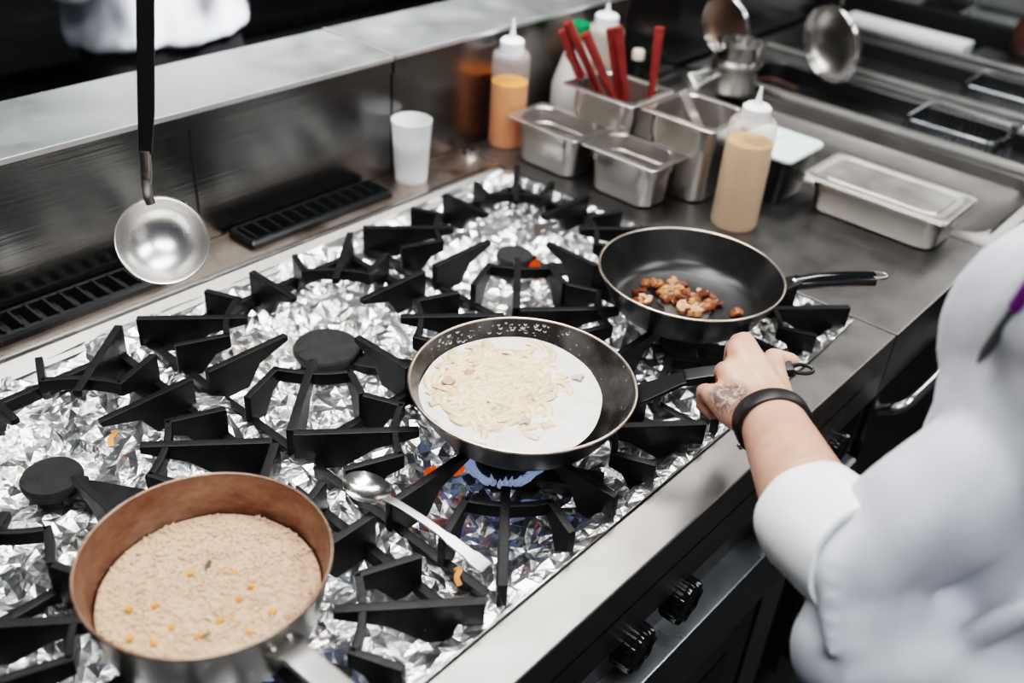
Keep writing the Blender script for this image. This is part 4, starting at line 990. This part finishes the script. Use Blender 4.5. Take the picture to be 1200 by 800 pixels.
# ---- the cook across the pass
cook = person(.465, 1.30, 'cook in white jacket and black apron standing behind the ledge at the top left')
c = V(.465, 1.30, 0)
b = BM()
capsule(b, c + V(-.06, 0, .05), .095, c + V(.06, 0, .05), .095); capsule(b, c + V(-.08, 0, .33), .10, c + V(.08, 0, .33), .10); capsule(b, c + V(0, 0, .05), .10, c + V(0, 0, .33), .11)
capsule(b, c + V(-.13, 0, .44), .055, c + V(.13, 0, .44), .055); capsule(b, c + V(0, 0, .42), .06, c + V(0, -.01, .57), .055); CP = head(b, c + V(0, -.02, .66), (-.3, -1, -.2))
for sx in (-1, 1):
    s0, e0, w0 = c + V(sx*.20, 0, .43), c + V(sx*.25, .04, .21), c + V(sx*.12, -.16, .36)
    capsule(b, s0, .055, e0, .045); capsule(b, e0, .045, w0, .031); pm_ = w0 + V(-sx*.03, -.07, .0); capsule(b, w0, .029, pm_, .03)
    for i in range(4):
        k = pm_ + V(-.028 + .019*i, -.012, 0); finger(b, [k, k + V(0, -.03, -.008), k + V(0, -.042, -.03), k + V(0, -.03, -.045)], [.012, .0105, .0098, .0085])
    finger(b, [w0 + V(-sx*.02, -.03, 0), w0 + V(-sx*.05, -.06, 0), w0 + V(-sx*.055, -.085, 0)], [.015, .012, .010])
    hip, kn, an = c + V(sx*.09, 0, 0), c + V(sx*.1, -.01, -.42), c + V(sx*.1, .02, -.82)
    capsule(b, hip, .085, kn, .055); capsule(b, kn, .055, an, .04); capsule(b, an + V(0, .02, -.035), .035, an + V(0, -.13, -.045), .03)
add(cook, 'body', remeshed(b, .007, 4), M_SKIN); eyes(cook, CP); hair(cook, CP)
b = BM()
_r = [[b.verts.new(c + V(rx_*cos(2*pi*k/48), ry_*sin(2*pi*k/48), z_)) for k in range(48)] for rx_, ry_, z_ in ((.19, .12, .056), (.212, .142, .062), (.214, .144, .09), (.208, .14, .25), (.21, .14, .36))]
for a_, b_ in zip(_r, _r[1:]):
    for k in range(48): b.faces.new((a_[k], a_[(k+1) % 48], b_[(k+1) % 48], b_[k]))
b.faces.new(_r[0][::-1]); b.faces.new(_r[-1])
capsule(b, c + V(-.08, 0, .34), .128, c + V(.08, 0, .34), .128); capsule(b, c + V(-.15, 0, .435), .075, c + V(.15, 0, .435), .075); capsule(b, c + V(0, 0, .44), .075, c + V(0, 0, .5), .066)
for sx in (-1, 1):
    s0, e0 = c + V(sx*.20, 0, .43), c + V(sx*.24, -.10, .24); w0 = c + V(sx*.10, -.22, .38); capsule(b, s0, .075, e0, .06); capsule(b, e0, .06, e0*.4 + w0*.6, .05)
add(cook, 'jacket', remeshed(b, .012, 6, fn=folds(.009, 12, 2)), M_CLOTH)
add(cook, 'apron', ring((c.x, c.y), .188, .118, -.40, .075, .004), M_TROUS)
b = BM()
for sx in (-1, 1): capsule(b, c + V(sx*.09, 0, -.0), .105, c + V(sx*.1, -.01, -.42), .08); capsule(b, c + V(sx*.1, -.01, -.42), .08, c + V(sx*.1, .02, -.80), .062)
add(cook, 'trousers', remeshed(b, .014, 4), M_TROUS)
for sx in (-1, 1):
    an = c + V(sx*.1, .02, -.82); b = BM(); capsule(b, an + V(0, .02, -.03), .045, an + V(0, -.13, -.04), .038); add(cook, 'shoe', remeshed(b, .01, 3), M_SHOE)
# dark counter behind the cook
t = empty('rear_counter', W(.6, 2.0, -.9), 'dark rear counter with thin steel edges behind the cook', 'counter')
b = BM(); box(b, -1.6, 1.6, -.38, .38, .08, ZO-.10); obj('cabinet', b, M_DARK, t, bevel=.003)
b = BM(); box(b, -1.6, 1.6, -.40, .40, ZO-.0995, ZO-.07); obj('top', b, M_FRONT, t, bevel=.003)
for z in (.30, .50):
    b = BM(); box(b, -1.55, 1.55, -.386, -.3805, z, z+.03); obj('steel_edge', b, M_FRONT, t, bevel=.001)
b = BM(); box(b, -1.55, 1.55, -.3, .3, 0, .0795); obj('plinth', b, M_MATTE, t)

# ------------------------------------------------------------------ light
def area(name, loc, size, power, col=(1, 1, 1), target=(0, 0, .9)):
    l = bpy.data.lights.new(name, 'AREA'); l.shape = 'RECTANGLE'; l.size, l.size_y = size; l.energy = power; l.color = col
    o = bpy.data.objects.new(name, l); o.location = loc; COL.objects.link(o)
    o.rotation_euler = (Vector(target) - Vector(loc)).to_track_quat('-Z', 'Y').to_euler(); return o
area('ceiling_or_fill_light', (.0, .15, 2.75), (1.3, .35), 34, (1, .985, .96), (.0, .1, .9))
area('ceiling_or_fill_light', (1.3, .5, 2.75), (1.2, .35), 26, (1, .98, .95), (1.3, .3, .9))
area('ceiling_or_fill_light', (-.9, -1.2, 2.75), (1.4, .5), 34, (.96, .98, 1), (-.5, -.8, .9))
area('ceiling_or_fill_light', (.9, -1.4, 2.75), (1.4, .5), 34, (.95, .98, 1), (.6, -.9, .9))
area('ceiling_or_fill_light', (2.9, -.3, 2.3), (.5, 1.6), 15, (1, .98, .95), (.6, 0, .9))  # fill added at the far right for glancing shine on the steel
area('ceiling_or_fill_light', (.1, .95, 2.7), (1.2, .4), 30, (.96, .98, 1), (.45, 1.3, 1.2))
l_ = area('cook_fill', (1.0, .1, 2.7), (.5, .4), 30, (.97, .98, 1), (.46, 1.22, 1.15)); l_.data.spread = radians(50)  # added fill with a narrow spread, brightens the cook's jacket
w = bpy.data.worlds.new('world'); SC.world = w; w.use_nodes = True
bg = w.node_tree.nodes['Background']; bg.inputs[0].default_value = (.78, .88, 1, 1); bg.inputs[1].default_value = .09
SC.view_settings.view_transform = 'Filmic'
try: SC.view_settings.look = 'High Contrast'
except Exception: pass
SC.view_settings.exposure = -.24
SC.cycles.use_denoising = True
